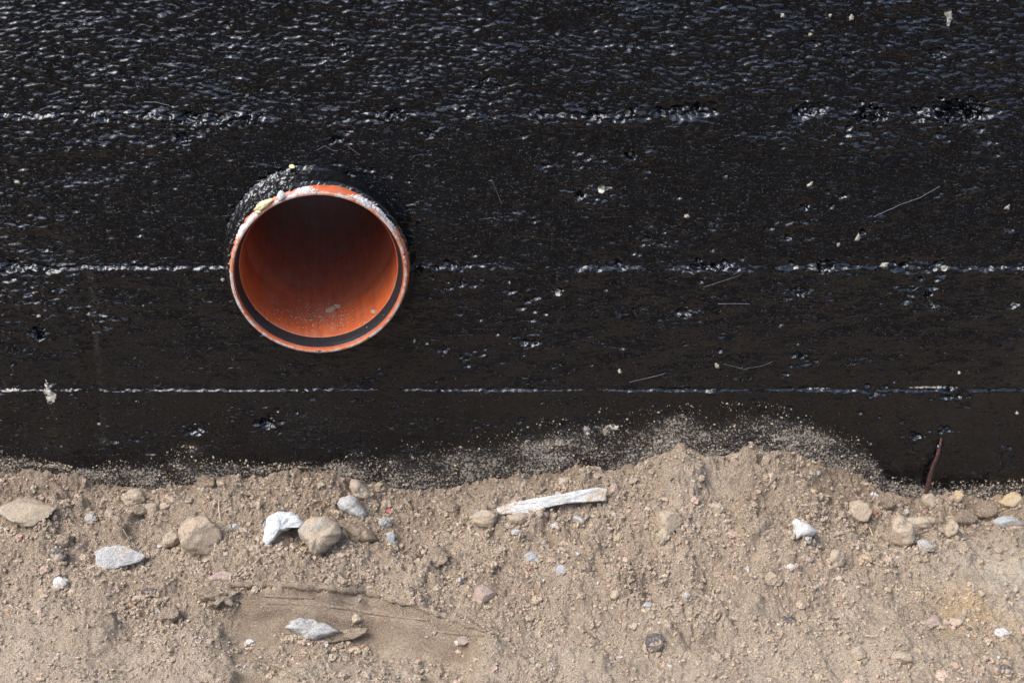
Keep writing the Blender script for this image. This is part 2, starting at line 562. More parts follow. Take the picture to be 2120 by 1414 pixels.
def cut_fields(x, y):
    drop = np.zeros_like(x); smooth = np.zeros_like(x)
    xe = np.interp(x, _cut[:, 0], _cut[:, 1])
    q = xe - y + 0.0025 * vnoise(x * 60, y * 60, 91)
    u = (x - _cut[0, 0]) / (_cut[-1, 0] - _cut[0, 0])
    env = sstep(0.0, 0.22, u) * (1 - sstep(0.90, 1.0, u))
    w = 0.012 + 0.030 * np.clip(env, 0, 1) * (1 - 0.55 * np.clip(u, 0, 1))
    ins = env * sstep(0.0, 0.003, q) * (1 - sstep(w * 0.75, w * 1.25, q))
    hole = env * sstep(0.0, 0.003, q) * (1 - sstep(w * 1.0, w * 1.2 + 0.08, q))
    steps = 0.40 * sstep(0, 0.0035, q) + 0.25 * sstep(w * 0.40, w * 0.40 + 0.004, q) + 0.35 * sstep(0, w, q)
    drop += 0.030 * hole * steps
    for qq, am in ((w * 0.34, 0.0030), (w * 0.66, 0.0042), (w * 1.0, 0.0030)):
        drop -= am * ins * np.exp(-((q - qq) / 0.0019) ** 2) * sstep(-0.35, 0.15, vnoise(x * 14 + qq * 900, y * 3, 92))
    drop -= 0.0045 * env * np.exp(-((q + 0.006) / 0.006) ** 2)
    smooth = np.maximum(smooth, ins)
    xe = np.interp(x, _cut2[:, 0], _cut2[:, 1])
    q = xe - y + 0.003 * vnoise(x * 50, y * 50, 93)
    u = (x - _cut2[0, 0]) / (_cut2[-1, 0] - _cut2[0, 0])
    env = sstep(0.0, 0.15, u) * (1 - sstep(0.95, 1.2, u))
    ins = env * sstep(0, 0.003, q) * (1 - sstep(0.02, 0.08, q))
    drop += 0.007 * ins
    smooth = np.maximum(smooth, ins * 0.9)
    return drop, smooth

_bc = {}
def blob(x, y, px, py, rx, ry, p=None):
    if (px, py) not in _bc: _bc[(px, py)] = on_base(px, py)
    c = _bc[(px, py)]
    return np.exp(-(((x - c[0]) / rx) ** 2 + ((y - c[1]) / ry) ** 2))

def roughness_field(x, y):
    r = 0.80 + 0.45 * fbm(x * 9, y * 9, 31, 3)
    for a in ((820, 1375, 0.10, 0.035), (250, 1350, 0.14, 0.03), (2060, 1210, 0.09, 0.05), (2080, 1230, 0.08, 0.05), (1500, 1370, 0.14, 0.04), (90, 1330, 0.1, 0.05)):
        r = r * (1 - 0.35 * blob(x, y, *a))
    for a in ((760, 1190, 0.10, 0.03), (1960, 1080, 0.10, 0.03), (1300, 1060, 0.2, 0.04)):
        r = r * (1 + 0.35 * blob(x, y, *a))
    r = r * (1 - 0.32 * sstep(0.14, 0.28, -y))
    return np.clip(r, 0.1, 1.5)

def ground_h(x, y):
    x = np.asarray(x, dtype=float); y = np.asarray(y, dtype=float)
    t = np.maximum(-y, 0)
    dense = (1 - sstep(0.68, 0.85, np.abs(x))) * (1 - sstep(0.52, 0.66, t))
    z = base_h(x, y)
    drop, sm = cut_fields(x, y)
    R = roughness_field(x, y) * (1 - 0.93 * sm)
    wx = x + 0.004 * fbm(x * 45, y * 45, 71, 3); wy = y + 0.004 * fbm(x * 45 + 9, y * 45, 72, 3)
    h = 0.0130 * fbm(x * 24, y * 24, 61, 4) + 0.9 * clumps(wx, wy, 0.046, 58, 0.42) * sstep(-0.1, 0.3, fbm(x * 9, y * 9, 59, 2)) - 0.004 * np.exp(-(fbm(x * 34 + 5, y * 34, 69, 3) / 0.05) ** 2)
    clump = sstep(-0.15, 0.35, fbm(x * 16, y * 16, 62, 3))
    h = h + 1.25 * clumps(wx, wy, 0.024, 63, 0.5) * (0.3 + 0.7 * clump)
    h = h + 1.20 * clumps(wx, wy, 0.0125, 64, 0.65) * (0.35 + 0.65 * clump)
    h = h + 0.75 * clumps(wx, wy, 0.0070, 65, 0.8) + 0.45 * crumbs(wx, wy, 0.0066, 70, 0.7)
    h = h + 0.95 * crumbs(x, y, 0.0042, 66, 0.8)
    h = h + 0.0013 * fbm(x * 320, y * 320, 67, 2)
    h = h + sm * 0.0007 * fbm(x * 60, y * 200, 68, 3)
    return z - drop * dense + (h * R - 0.008 * R) * dense

gx = axis(-220, -0.69, 0.69, 220, 0.0016)
gy = axis(-220, -0.50, 0.030, 220, 0.00155)
GX, GY = np.meshgrid(gx, gy)
GZ = ground_h(GX, GY)
ground_me = np_mesh('ground', np.stack([GX, GY, GZ], -1).reshape(-1, 3), grid_faces(len(gx), len(gy)))
pale = np.zeros_like(GX); och = np.zeros_like(GX)
for a, k in (((2090, 1200, 0.075, 0.07), 1.1), ((1960, 1400, 0.2, 0.05), 0.25), ((760, 1390, 0.16, 0.05), 0.30), ((120, 1390, 0.16, 0.06), 0.35), ((1480, 1400, 0.12, 0.04), 0.4)):
    pale = np.maximum(pale, k * blob(GX, GY, *a))
for a, k in (((2005, 1262, 0.030, 0.030), 0.95), ((2050, 1295, 0.045, 0.025), 0.55), ((655, 1267, 0.008, 0.008), 0.6), ((2060, 1040, 0.05, 0.02), 0.35)):
    och = np.maximum(och, k * blob(GX, GY, *a))
pale = np.maximum(pale, 0.42 * sstep(0.10, 0.26, -GY) * np.clip(0.75 + 1.2 * fbm(GX * 7, GY * 9, 76, 4), 0, 1))
wob = np.clip(0.75 + 0.9 * fbm(GX * 40, GY * 40, 77, 4), 0, 1.2)
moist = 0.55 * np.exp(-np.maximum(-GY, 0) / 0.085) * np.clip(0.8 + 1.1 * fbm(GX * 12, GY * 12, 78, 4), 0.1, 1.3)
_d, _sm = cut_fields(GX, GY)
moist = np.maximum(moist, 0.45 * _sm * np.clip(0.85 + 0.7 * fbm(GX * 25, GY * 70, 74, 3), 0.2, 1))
fattr(ground_me, 'reflect_dark', np.clip(sstep(0.42, 0.62, -GY) * np.clip(0.95 + 0.4 * fbm(GX * 3, GY * 3, 79, 3), 0.4, 1), 0, 1))  # soil beyond the frame painted dark so the glossy wall mirrors less brightness
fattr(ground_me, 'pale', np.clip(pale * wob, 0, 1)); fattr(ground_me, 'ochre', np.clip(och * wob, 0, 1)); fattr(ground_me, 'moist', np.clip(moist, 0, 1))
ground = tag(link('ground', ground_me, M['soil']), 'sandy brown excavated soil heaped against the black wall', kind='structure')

def on_ground(px, py):
    """first hit of the finished surface, smoothed a little"""
    p = march(px, py, ground_h)
    return p

# ------------------------------------------------------------------ loose crumbs of soil (nobody could count them)
def ico(sub):
    bm = bmesh.new()
    bmesh.ops.create_icosphere(bm, subdivisions=sub, radius=1.0)
    v = np.array([q.co[:] for q in bm.verts]); f = np.array([[w.index for w in q.verts] for q in bm.faces])
    bm.free()
    return v, f

def scatter(n, sub, smin, smax, power, seed, region, sink, keepfn, xy=None):
    r = np.random.default_rng(seed)
    x = r.uniform(region[0], region[1], n); y = r.uniform(region[2], region[3], n)
    if xy is None:
        k = keepfn(x, y) > r.uniform(0, 1, n)
        x, y = x[k], y[k]
    else:
        x, y = xy
    n = len(x)
    s = smin * (smax / smin) ** (r.uniform(0, 1, n) ** power)
    z = ground_h(x, y) + s * sink
    tv, tf = ico(sub)
    jit = 1 + r.normal(0, 0.26 if sub < 3 else 0.12, (n, len(tv), 1))
    sc = s[:, None, None] * r.uniform(0.55, 1.2, (n, 1, 3))
    v = tv[None] * jit * sc
    a = r.uniform(0, 2 * np.pi, n); ca, sa = np.cos(a)[:, None], np.sin(a)[:, None]
    v = np.stack([v[..., 0] * ca - v[..., 1] * sa, v[..., 0] * sa + v[..., 1] * ca, v[..., 2]], -1)
    v += np.stack([x, y, z], -1)[:, None, :]
    f = tf[None] + (np.arange(n) * len(tv))[:, None, None]
    base = np.array([0.460, 0.357, 0.256])
    tint = base[None] * r.normal(1.0, 0.10, (n, 1)) * (1 + r.normal(0, 0.025, (n, 3)))
    pick = r.uniform(0, 1, n)
    for lo, hi, col in ((0.0, 0.012, (0.58, 0.55, 0.50)), (0.012, 0.035, (0.42, 0.39, 0.34)), (0.035, 0.041, (0.17, 0.14, 0.12)), (0.041, 0.044, (0.45, 0.22, 0.12)), (0.044, 0.055, (0.54, 0.42, 0.25))):
        mk = (pick >= lo) & (pick < hi) & ((s < 0.0032) | (hi <= 0.035))
        tint[mk] = np.array(col)
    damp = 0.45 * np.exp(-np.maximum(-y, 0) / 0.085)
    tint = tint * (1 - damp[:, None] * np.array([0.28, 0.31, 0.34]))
    tint = np.repeat(np.clip(tint, 0.02, 0.8), len(tv), 0)
    return v.reshape(-1, 3), f.reshape(-1, 3), tint

def crumb_density(x, y):
    d, sm = cut_fields(x, y)
    R = roughness_field(x, y)
    cl = 0.35 + 0.9 * sstep(-0.2, 0.4, fbm(x * 20, y * 20, 81, 3))
    return np.clip(R * cl, 0, 1) * (1 - 0.97 * sstep(0.02, 0.2, sm))

# ------------------------------------------------------------------ the wall: board-marked concrete under bitumen
PIPE_C = on_wall(661, 569, -0.042)             # centre of the rim
PIPE_YAW = math.radians(7.0)
seam_px = [-70, 236, 551, 806, 1062]
seams = [on_wall(1060, p)[2] for p in seam_px]
wx_ = axis(-4.0, -0.64, 0.64, 4.0, 0.00155, 1.35)
wz_ = axis(-0.5, -0.05, 0.60, 1.05, 0.00105, 1.35)
WX, WZ = np.meshgrid(wx_, wz_)

def wall_fields(x, z):
    dense = (1 - sstep(0.64, 0.8, np.abs(x))) * (1 - sstep(0.60, 0.75, z)) * sstep(-0.2, -0.05, z)
    h = np.zeros_like(x); bare = np.zeros_like(x)
    # boards: each leans out a little at its upper edge, with its own offset
    X_, Z_, H_ = x, z, h
    for i, zs in enumerate(seams):
        rows = (wz_ > zs - 0.16) & (wz_ < zs + 0.03)
        if not rows.any(): continue
        x, z = X_[rows], Z_[rows]
        x1 = x[:1]; o1 = np.zeros_like(x1)
        ws = (1.5, 2.6, 1.5, 0.6, 1.5)[i]
        wob = ws * (0.0012 * fbm(x1 * 14, o1 + i * 7.7, 201 + i, 3) + 0.0009 * fbm(x1 * 120, o1, 205 + i, 3))
        below = zs + wob - z                                       # >0 under this seam
        pres = np.clip((0.5, 0.38, 0.60, 0.85, 0.5)[i] + 1.9 * fbm(x1 * 12, o1 + 3.3, 221 + i, 4), 0.0, 1.2)
        if i == 2: pres = np.maximum(pres, 0.9 * (1 - sstep(-0.36, -0.25, x1)))
        wid = (0.002, 0.0060, 0.0046, 0.0009, 0.002)[i] + (0.0022 * sstep(0.0, 0.4, x1) if i == 3 else 0)
        wid = wid * np.clip(1.0 + 2.4 * fbm(x1 * 42, o1, 211 + i, 4), 0.15, 2.6)
        lip = (0.0028, 0.0032, 0.0034, 0.0024, 0.002)[i]
        rag = fbm(x * 130, z * 190, 215 + i, 3)
        part = sstep(0.0, 1.0, np.maximum(below, 0) / wid + 0.55 * rag * (below > 0) * (below < wid * 2)) * np.exp(-np.maximum(below, 0) / (0.040 if i != 3 else 0.03))
        d = lip * pres * part * (1 - sstep(0.11, 0.155, below))
        band = np.exp(-((below - wid * 0.5) / (wid + 0.0008)) ** 2)
        d += pres * band * (0.0030 * rag + 0.20 * crumbs(x, z, 0.0055, 245 + i, 0.6)) * (0.45 if i == 3 else 1.0)
        rb = (0.004, 0.0085, 0.0060, 0.0025, 0.003)[i]
        rub = np.exp(-((below - rb * 0.6) / rb) ** 2) * sstep(-0.05, 0.35, fbm(x * 11, z * 6, 231 + i, 3))
        d += 0.75 * crumbs(x, z, 0.0075, 241 + i, 0.7) * rub + 0.0055 * rub * fbm(x * 110, z * 190, 251 + i, 3)
        dk = np.exp(-((below + rb * 0.4) / (rb * 0.8)) ** 2) * sstep(0.10, 0.35, fbm(x * 13 + 4, z * 4, 261 + i, 3))
        d -= (0.008 if i in (1, 2) else 0.002) * dk * (0.6 + 0.8 * vnoise(x * 150, z * 150, 266))
        H_[rows] += d
    x, z, h = X_, Z_, H_
    grain = fbm(x * 5, z * 150, 271, 3) * 0.00040 + fbm(x * 16, z * 60, 272, 2) * 0.0005
    dn = 1.0 * sstep(0.36, 0.50, z) + 0.40 * sstep(-0.20, -0.48, x) * sstep(0.10, 0.3, z) - 0.15 * sstep(0.30, 0.10, z)
    dn = dn + 0.85 * fbm(x * 4.5, z * 7, 273, 3) + 0.55 * fbm(x * 17, z * 26, 283, 3)
    dn = np.clip(dn + 0.14, 0.14, 1.25)
    ang = z + x * (0.05 + 0.10 * sstep(-0.2, 0.5, x)) + 0.014 * vnoise(x * 5, z * 5, 282)
    drag = fbm(x * 122 + 1.5 * vnoise(x * 9, z * 20, 274), ang * 315, 275, 2)
    ridge = np.maximum(drag - (0.36 - 0.31 * dn), 0)
    h += grain * 0.45 + 0.0037 * ridge
    h += 0.0030 * fbm(x * 22, z * 34, 284, 2) * (0.4 + 0.6 * sstep(0.1, 0.8, dn))
    lumps = sstep(0.15, 0.55, fbm(x * 26, z * 36, 276, 3))
    h += 0.0022 * lumps * (0.5 + fbm(x * 120, z * 210, 277, 3))
    h += 0.0016 * fbm(x * 7, z * 5, 278, 2)
    # left edge: rough vertical shutter joint
    xl = -0.452 + 0.06 * (z - 0.2)
    ed = np.exp(-((x - xl) / 0.006) ** 2) * sstep(0.05, 0.10, z) * (1 - sstep(0.24, 0.31, z))
    h -= 0.004 * ed
    lf = (1 - sstep(xl - 0.05, xl + 0.03, x)) * np.exp(-((z - 0.26) / 0.07) ** 2)
    h += lf * 0.003 * fbm(x * 70, z * 150, 279, 3)
    # rough patches
    for px, py, rx, rz in ((370, 270, 18, 60), (1790, 290, 110, 40), (1240, 410, 60, 40), (1660, 610, 70, 30), (1230, 885, 70, 25), (60, 590, 90, 60), (1560, 930, 120, 40), (200, 660, 60, 30), (480, 250, 90, 30), (980, 235, 80, 22), (1990, 225, 60, 22), (1880, 620, 40, 25), (1090, 705, 36, 20), (550, 880, 30, 16), (400, 890, 26, 14), (690, 245, 60, 22)):
        c = on_wall(px, py); s = 0.00048
        i0, i1 = np.searchsorted(wx_, (c[0] - 2.6 * rx * s, c[0] + 2.6 * rx * s)); j0, j1 = np.searchsorted(wz_, (c[2] - 2.6 * rz * s, c[2] + 2.6 * rz * s))
        sx, sz = x[j0:j1, i0:i1], z[j0:j1, i0:i1]
        g = np.exp(-(((sx - c[0]) / (rx * s)) ** 2 + ((sz - c[2]) / (rz * s)) ** 2))
        h[j0:j1, i0:i1] += g * (0.0042 * fbm(sx * 90, sz * 150, 280, 3) + 0.40 * crumbs(sx, sz, 0.007, 281, 0.6))
    # blow-holes
    r = np.random.default_rng(5)
    pits = [(on_wall(px, py), rad * 1.1, dep * 1.4, al) for px, py, rad, dep, al in PITS]
    for _ in range(26):
        c0 = (r.uniform(-0.3, 0.62), r.uniform(0.06, 0.50))
        for _k in range(r.integers(4, 12)):
            pits.append(((c0[0] + r.normal(0, 0.016), 0, c0[1] + r.normal(0, 0.009)), r.uniform(0.0013, 0.0040), r.uniform(0.0014, 0.0034), r.uniform(0.9, 2.3)))
    for _ in range(180):
        pits.append(((r.uniform(-0.62, 0.62), 0, r.uniform(0.03, 0.58)), r.uniform(0.0012, 0.0036), r.uniform(0.0010, 0.0028), r.uniform(0.7, 1.7)))
    for c, rad, dep, al in pits:
        ex = rad * 3
        i0, i1 = np.searchsorted(wx_, c[0] - ex * al), np.searchsorted(wx_, c[0] + ex * al)
        j0, j1 = np.searchsorted(wz_, c[2] - ex), np.searchsorted(wz_, c[2] + ex)
        if i1 <= i0 or j1 <= j0: continue
        sx, sz = x[j0:j1, i0:i1], z[j0:j1, i0:i1]
        ang = fbm(sx * 190, sz * 300, 290, 3)
        q = np.hypot((sx - c[0]) / (rad * al), (sz - c[2]) / rad) + 1.25 * ang
        h[j0:j1, i0:i1] -= dep * (1 - sstep(0.55, 1.1, q))
        h[j0:j1, i0:i1] += 0.3 * dep * np.exp(-((q - 1.35) / 0.3) ** 2) * (sz < c[2])
    # bare cement
    for px, py, rx, rz, k in ((104, 818, 19, 32, 0.72), (96, 795, 9, 14, 0.62), (1245, 392, 9, 9, 0.9), (30, 805, 30, 6, 0.62), (1930, 802, 90, 5, 0.66), (1155, 606, 8, 10, 0.8),
                              (1270, 883, 26, 10, 0.6), (1215, 890, 14, 18, 0.7), (1690, 805, 60, 4, 0.55), (1830, 548, 9, 6, 0.9), (1955, 557, 9, 7, 0.9), (1300, 237, 8, 9, 0.85), (1965, 38, 7, 22, 0.85)):
        c = on_wall(px, py); s = 0.00048
        bare = np.maximum(bare, k * np.exp(-(((x - c[0]) / (rx * s)) ** 2 + ((z - c[2]) / (rz * s)) ** 2) ** 1.5))
    c = on_wall(104, 815)
    g = np.exp(-(((x - c[0]) / 0.010) ** 2 + ((z - c[2]) / 0.016) ** 2))
    h += g * 0.004 * fbm(x * 110, z * 110, 296, 3)
    h *= dense
    # sag of tar towards the pipe collar
    pd = np.hypot(x - PIPE_C[0], z - PIPE_C[2])
    h *= 1 - 0.6 * np.exp(-((pd - 0.094) / 0.006) ** 2)
    return h, bare

PITS = [(1228, 240, .0045, .004, 1.5), (1302, 236, .0045, .004, 1), (1690, 225, .006, .003, 1.6), (1805, 235, .007, .004, 2), (1990, 225, .010, .004, 2.2), (1305, 323, .0042, .0045, 1),
        (1250, 390, .004, .003, 1.2), (1200, 405, .0045, .003, 1), (1125, 345, .004, .002, 1.2), (1665, 428, .003, .003, 1.4), (1720, 425, .0035, .0035, 0.7), (1745, 405, .003, .003, 1), (1155, 603, .0038, .004, .9),
        (1707, 548, .006, .005, 1.3), (1920, 610, .0035, .004, 1), (1932, 632, .004, .004, 1), (1415, 645, .005, .0025, 1.6), (1655, 600, .005, .003, 2.0), (2095, 630, .004, .003, 1.3), (80, 690, .006, .006, 1.0),
        (890, 275, .0045, .003, 1), (1940, 110, .005, .003, 1.3), (1300, 95, .004, .002, 1), (380, 285, .006, .004, 1), (395, 245, .006, .004, 1.6), (820, 235, .005, .003, 2), (550, 875, .006, .0025, 1.6),
        (400, 890, .0065, .0025, 1.3), (920, 725, .005, .002, 1), (1095, 708, .006, .002, 1.6), (1030, 690, .003, .002, .8), (1785, 480, .003, .003, 1), (1490, 725, .003, .002, 1.2)]
WH, BARE = wall_fields(WX, WZ)
# dust: height above the soil line, taller arch right of centre
top_px = [(-200, 935), (0, 930), (70, 945), (150, 965), (240, 955), (330, 950), (380, 915), (450, 950), (560, 960), (680, 955), (760, 935), (850, 915), (950, 905), (1050, 895), (1150, 862), (1300, 848), (1450, 838), (1580, 838),
          (1680, 855), (1750, 885), (1810, 930), (1840, 985), (1950, 1000), (2120, 990), (2400, 985)]
tw = np.array([on_wall(a, b) for a, b in top_px])
dtop = np.interp(WX, tw[:, 0], tw[:, 2]) + 0.006 * fbm(WX * 30, WZ * 30, 301, 4)
dbot = contact(WX)
u = np.clip((dtop - WZ) / np.maximum(dtop - dbot, 0.012), 0, 1.3)
DUST = sstep(-0.05, 0.55, u) * np.clip(0.72 + 0.55 * fbm(WX * 14, WZ * 20, 302, 4), 0.1, 1)
for px, py, rx, rz, k in ((215, 915, 20, 16, 0.55), (400, 930, 25, 22, 0.7), (1255, 890, 40, 25, 0.75), (1780, 960, 30, 50, 0.8), (110, 850, 20, 40, 0.35), (60, 700, 40, 60, 0.14), (880, 745, 16, 45, 0.12), (1690, 400, 8, 30, 0.14)):
    c = on_wall(px, py); s = 0.00048
    DUST = np.maximum(DUST, k * np.exp(-(((WX - c[0]) / (rx * s)) ** 2 + ((WZ - c[2]) / (rz * s)) ** 2)))

wall = tag(empty('foundation_wall', (0, 0, 0)), 'black bitumen-coated concrete foundation wall with horizontal board marks', 'wall')
PR = 0.0905
faces_all = grid_faces(len(wx_), len(wz_))
allv = np.stack([WX, -WH, WZ], -1).reshape(-1, 3)
cx = allv[faces_all][:, :, 0].mean(1); cz = allv[faces_all][:, :, 2].mean(1)
keep = np.hypot(cx - (PIPE_C[0] - 0.005), cz - PIPE_C[2]) > PR - 0.004
faces_all = faces_all[keep]; czk = cz[keep]
edges_z = [10] + seams[0:] + [-10]
for i in range(len(edges_z) - 1):
    sel = (czk <= edges_z[i]) & (czk > edges_z[i + 1])
    f = faces_all[sel]
    if len(f) == 0: continue
    used, inv = np.unique(f.ravel(), return_inverse=True)
    me = np_mesh('board_mark', allv[used], inv.reshape(-1, 4))
    fattr(me, 'bare', BARE.ravel()[used]); fattr(me, 'dust', DUST.ravel()[used])
    link('board_mark', me, M['wall'], wall)
# concrete body behind the coated face (open towards the face)
bm = bmesh.new()
x0, x1, y1, z0, z1 = -4.0, 4.0, 0.42, -0.5, 1.05
vs = [bm.verts.new(p) for p in ((x0, 0, z0), (x1, 0, z0), (x1, y1, z0), (x0, y1, z0), (x0, 0, z1), (x1, 0, z1), (x1, y1, z1), (x0, y1, z1))]
hx_, hz_ = PIPE_C[0] - 0.056, PIPE_C[2]
hv = [bm.verts.new((hx_ + a * 0.082, y1, hz_ + b * 0.082)) for a, b in ((1, -1), (-1, -1), (-1, 1), (1, 1))]
for q in ((0, 3, 2, 1), (4, 5, 6, 7), (1, 2, 6, 5), (3, 0, 4, 7)):
    bm.faces.new([vs[k] for k in q])
for k, (p_, q_) in enumerate(((2, 3), (3, 7), (7, 6), (6, 2))):
    bm.faces.new((vs[p_], vs[q_], hv[(k + 1) % 4], hv[k]))
me = bpy.data.meshes.new('concrete_body'); bm.to_mesh(me); bm.free()
link('concrete_body', me, M['aggregate'], wall)

def wall_y(x, z):
    i = int(np.clip(np.searchsorted(wx_, x), 0, len(wx_) - 1)); j = int(np.clip(np.searchsorted(wz_, z), 0, len(wz_) - 1))
    return -WH[j, i]

# ------------------------------------------------------------------ rocks
def rock_mesh(name, size, seed, cuts=5, rough=0.16, sub=4, cutd=(0.55, 0.85), fine=0.05):
    r = random.Random(seed)
    bm = bmesh.new()
    bmesh.ops.create_icosphere(bm, subdivisions=sub, radius=1.0)
    planes = []
    for _ in range(cuts):
        n = Vector((r.gauss(0, 1), r.gauss(0, 1), r.gauss(0, 1))).normalized()
        planes.append((n, r.uniform(*cutd)))
    o = Vector((r.uniform(-50, 50), r.uniform(-50, 50), r.uniform(-50, 50)))
    for v in bm.verts:
        p = v.co.copy()
        p *= 1 + rough * 1.6 * mnoise.fractal(p * 1.1 + o, 0.9, 2.0, 3)
        for n, d in planes:
            e = p.dot(n) - d
            if e > 0: p -= n * e * 0.94
        p *= 1 + fine * 1.5 * mnoise.fractal(p * 3.4 + o, 0.55, 2.1, 5)
        v.co = (p.x * size[0], p.y * size[1], p.z * size[2])
    for f in bm.faces: f.smooth = True
    me = bpy.data.meshes.new(name)
    bm.to_mesh(me); bm.free()
    return me

S_PX = lambda p: float(np.linalg.norm(np.array(p) - CAMN)) / FPX      # metres per photograph pixel at p
count = [0]
FOOT = []

def stone(name, px, py, w, h, m, label, cat='stone', cuts=5, rough=0.16, sink=0.30, rot=None, tilt=(0, 0), depth=None, cutd=(0.55, 0.85), fine=0.05, group=None):
    """w, h: seen size in photograph pixels; stands where that spot of the soil is"""
    count[0] += 1
    sd = 1000 + count[0]
    p = on_ground(px, py + h * 0.38)
    s = S_PX(p)
    hx = w * s / 2; hz = h * s / 2 * 1.02
    hy = (depth if depth else min(hx, hz) * 1.05)
    me = rock_mesh(name, (hx, hy, hz), sd, cuts, rough, cutd=cutd, fine=fine)
    if m == 'clod':
        fattr(me, 'moist', np.full(len(me.vertices), 0.5 * math.exp(-max(-p[1], 0) / 0.085)))
    o = link(name, me, M[m])
    gz = float(ground_h(np.array([p[0]]), np.array([p[1] + hy * 0.5]))[0])
    o.location = (p[0], p[1] + hy * 0.6, max(p[2], gz) + hz * (1 - 2 * sink))
    FOOT.append((p[0], p[1] + hy * 0.6, hx * 0.95, hy * 0.95))
    r = random.Random(sd)
    o.rotation_euler = (math.radians(tilt[0]), math.radians(tilt[1]), math.radians(rot if rot is not None else r.uniform(-20, 20)))
    tag(o, label, cat, group)
    return o

def slab(name, outline_px, thick, m, label, cat, lean=35, seed=1, sink=0.0, rough=0.0012, dz=0.0, taper=0.82, dome=0.0008, ragged=0.0014):
    """an irregular flat fragment; outline in photograph pixels on a plane leaning back `lean` degrees from upright"""
    pts = np.array(outline_px, float)
    c = pts.mean(0)
    p0 = on_ground(c[0], pts[:, 1].max() - 4)
    a = math.radians(lean)
    nrm = np.array([0, -math.cos(a), math.sin(a)]); upv = np.array([0, math.sin(a), math.cos(a)])
    world = []
    for q in pts:
        d = ray(q[0], q[1])
        t = np.dot(p0 - CAMN, nrm) / np.dot(d, nrm)
        w = CAMN + d * t
        rel = w - p0
        world.append((rel[0], np.dot(rel, upv)))
    world = np.array(world)
    bm = bmesh.new()
    n = len(world)
    cc = world.mean(0)
    # outline refined so that its broken edge is uneven
    ring = []
    for i in range(n):
        A, B = world[i], world[(i + 1) % n]
        k = max(2, int(np.linalg.norm(B - A) / 0.0025))
        for j in range(k):
            q = A + (B - A) * j / k
            nz = mnoise.noise(Vector((q[0] * 170 + seed, q[1] * 170, seed * 1.7)))
            q = q + (q - cc) / (np.linalg.norm(q - cc) + 1e-6) * nz * ragged
            ring.append(q)
    rings = []
    spec = [(taper * 0.97, -thick), (0.5 + taper * 0.5, -thick * 0.75), (1.0, -thick * 0.35), (0.985, -thick * 0.1), (0.95, 0.0), (0.85, dome * 0.4), (0.70, dome * 0.75), (0.5, dome), (0.25, dome)]
    for sc, w in spec:
        row = []
        for q in ring:
            u = cc + (q - cc) * sc
            nz = mnoise.fractal(Vector((u[0] * 90 + seed, u[1] * 90, w * 200)), 0.9, 2.0, 3) * rough
            nz += 0.45 * rough * mnoise.noise(Vector((u[0] * 330 + seed, u[1] * 330, w * 300)))
            row.append(bm.verts.new((u[0], u[1], w + nz)))
        rings.append(row)
    R = len(ring)
    for a_, b_ in zip(rings[:-1], rings[1:]):
        for i in range(R):
            f = bm.faces.new((a_[i], a_[(i + 1) % R], b_[(i + 1) % R], b_[i])); f.smooth = True
    bm.faces.new(rings[0][::-1])
    cv = bm.verts.new((cc[0], cc[1], dome))
    for i in range(R):
        f = bm.faces.new((rings[-1][i], rings[-1][(i + 1) % R], cv)); f.smooth = True
    mw = Matrix(((1, 0, 0), (0, upv[1], nrm[1]), (0, upv[2], nrm[2])))
    for v in bm.verts: v.co = mw @ v.co
    bmesh.ops.recalc_face_normals(bm, faces=bm.faces)
    me = bpy.data.meshes.new(name); bm.to_mesh(me); bm.free()
    o = link(name, me, M[m])
    o.location = (p0[0], p0[1], p0[2] + dz)
    ex = (world[:, 0].max() - world[:, 0].min()) / 2
    FOOT.append((p0[0] + (world[:, 0].max() + world[:, 0].min()) / 2, p0[1] + 0.004, ex, 0.006))
    return tag(o, label, cat)

def tube_mesh(name, pts, rad, seg=8, noise_amp=0.0, flat=1.0, seed=0, nf=60):
    pts = [Vector(p) for p in pts]
    bm = bmesh.new(); rings = []
    for i, p in enumerate(pts):
        t = (pts[min(i + 1, len(pts) - 1)] - pts[max(i - 1, 0)]).normalized()
        a = t.cross(Vector((0, 1, 0)));  a = a.normalized() if a.length > 1e-4 else Vector((1, 0, 0))
        b = t.cross(a).normalized()
        r = rad[i] if isinstance(rad, (list, tuple)) else rad
        row = []
        for k in range(seg):
            an = 2 * math.pi * k / seg
            d = a * math.cos(an) + b * math.sin(an) * flat
            rr = r * (1 + noise_amp * mnoise.fractal((p + d * r) * nf + Vector((seed, 0, 0)), 0.9, 2.0, 3))
            row.append(bm.verts.new(p + d * rr))
        rings.append(row)
    for A, B in zip(rings[:-1], rings[1:]):
        for k in range(seg):
            f = bm.faces.new((A[k], A[(k + 1) % seg], B[(k + 1) % seg], B[k])); f.smooth = True
    bm.faces.new(rings[0][::-1]); bm.faces.new(rings[-1])
    bmesh.ops.recalc_face_normals(bm, faces=bm.faces)
    me = bpy.data.meshes.new(name); bm.to_mesh(me); bm.free()
    return me

# ------------------------------------------------------------------ the pipe
pipe = tag(empty('sewer_pipe', tuple(PIPE_C)), 'orange plastic sewer pipe socket sticking out of the black wall', 'pipe')
pipe.rotation_euler = (0, 0, PIPE_YAW)
SEG = 256

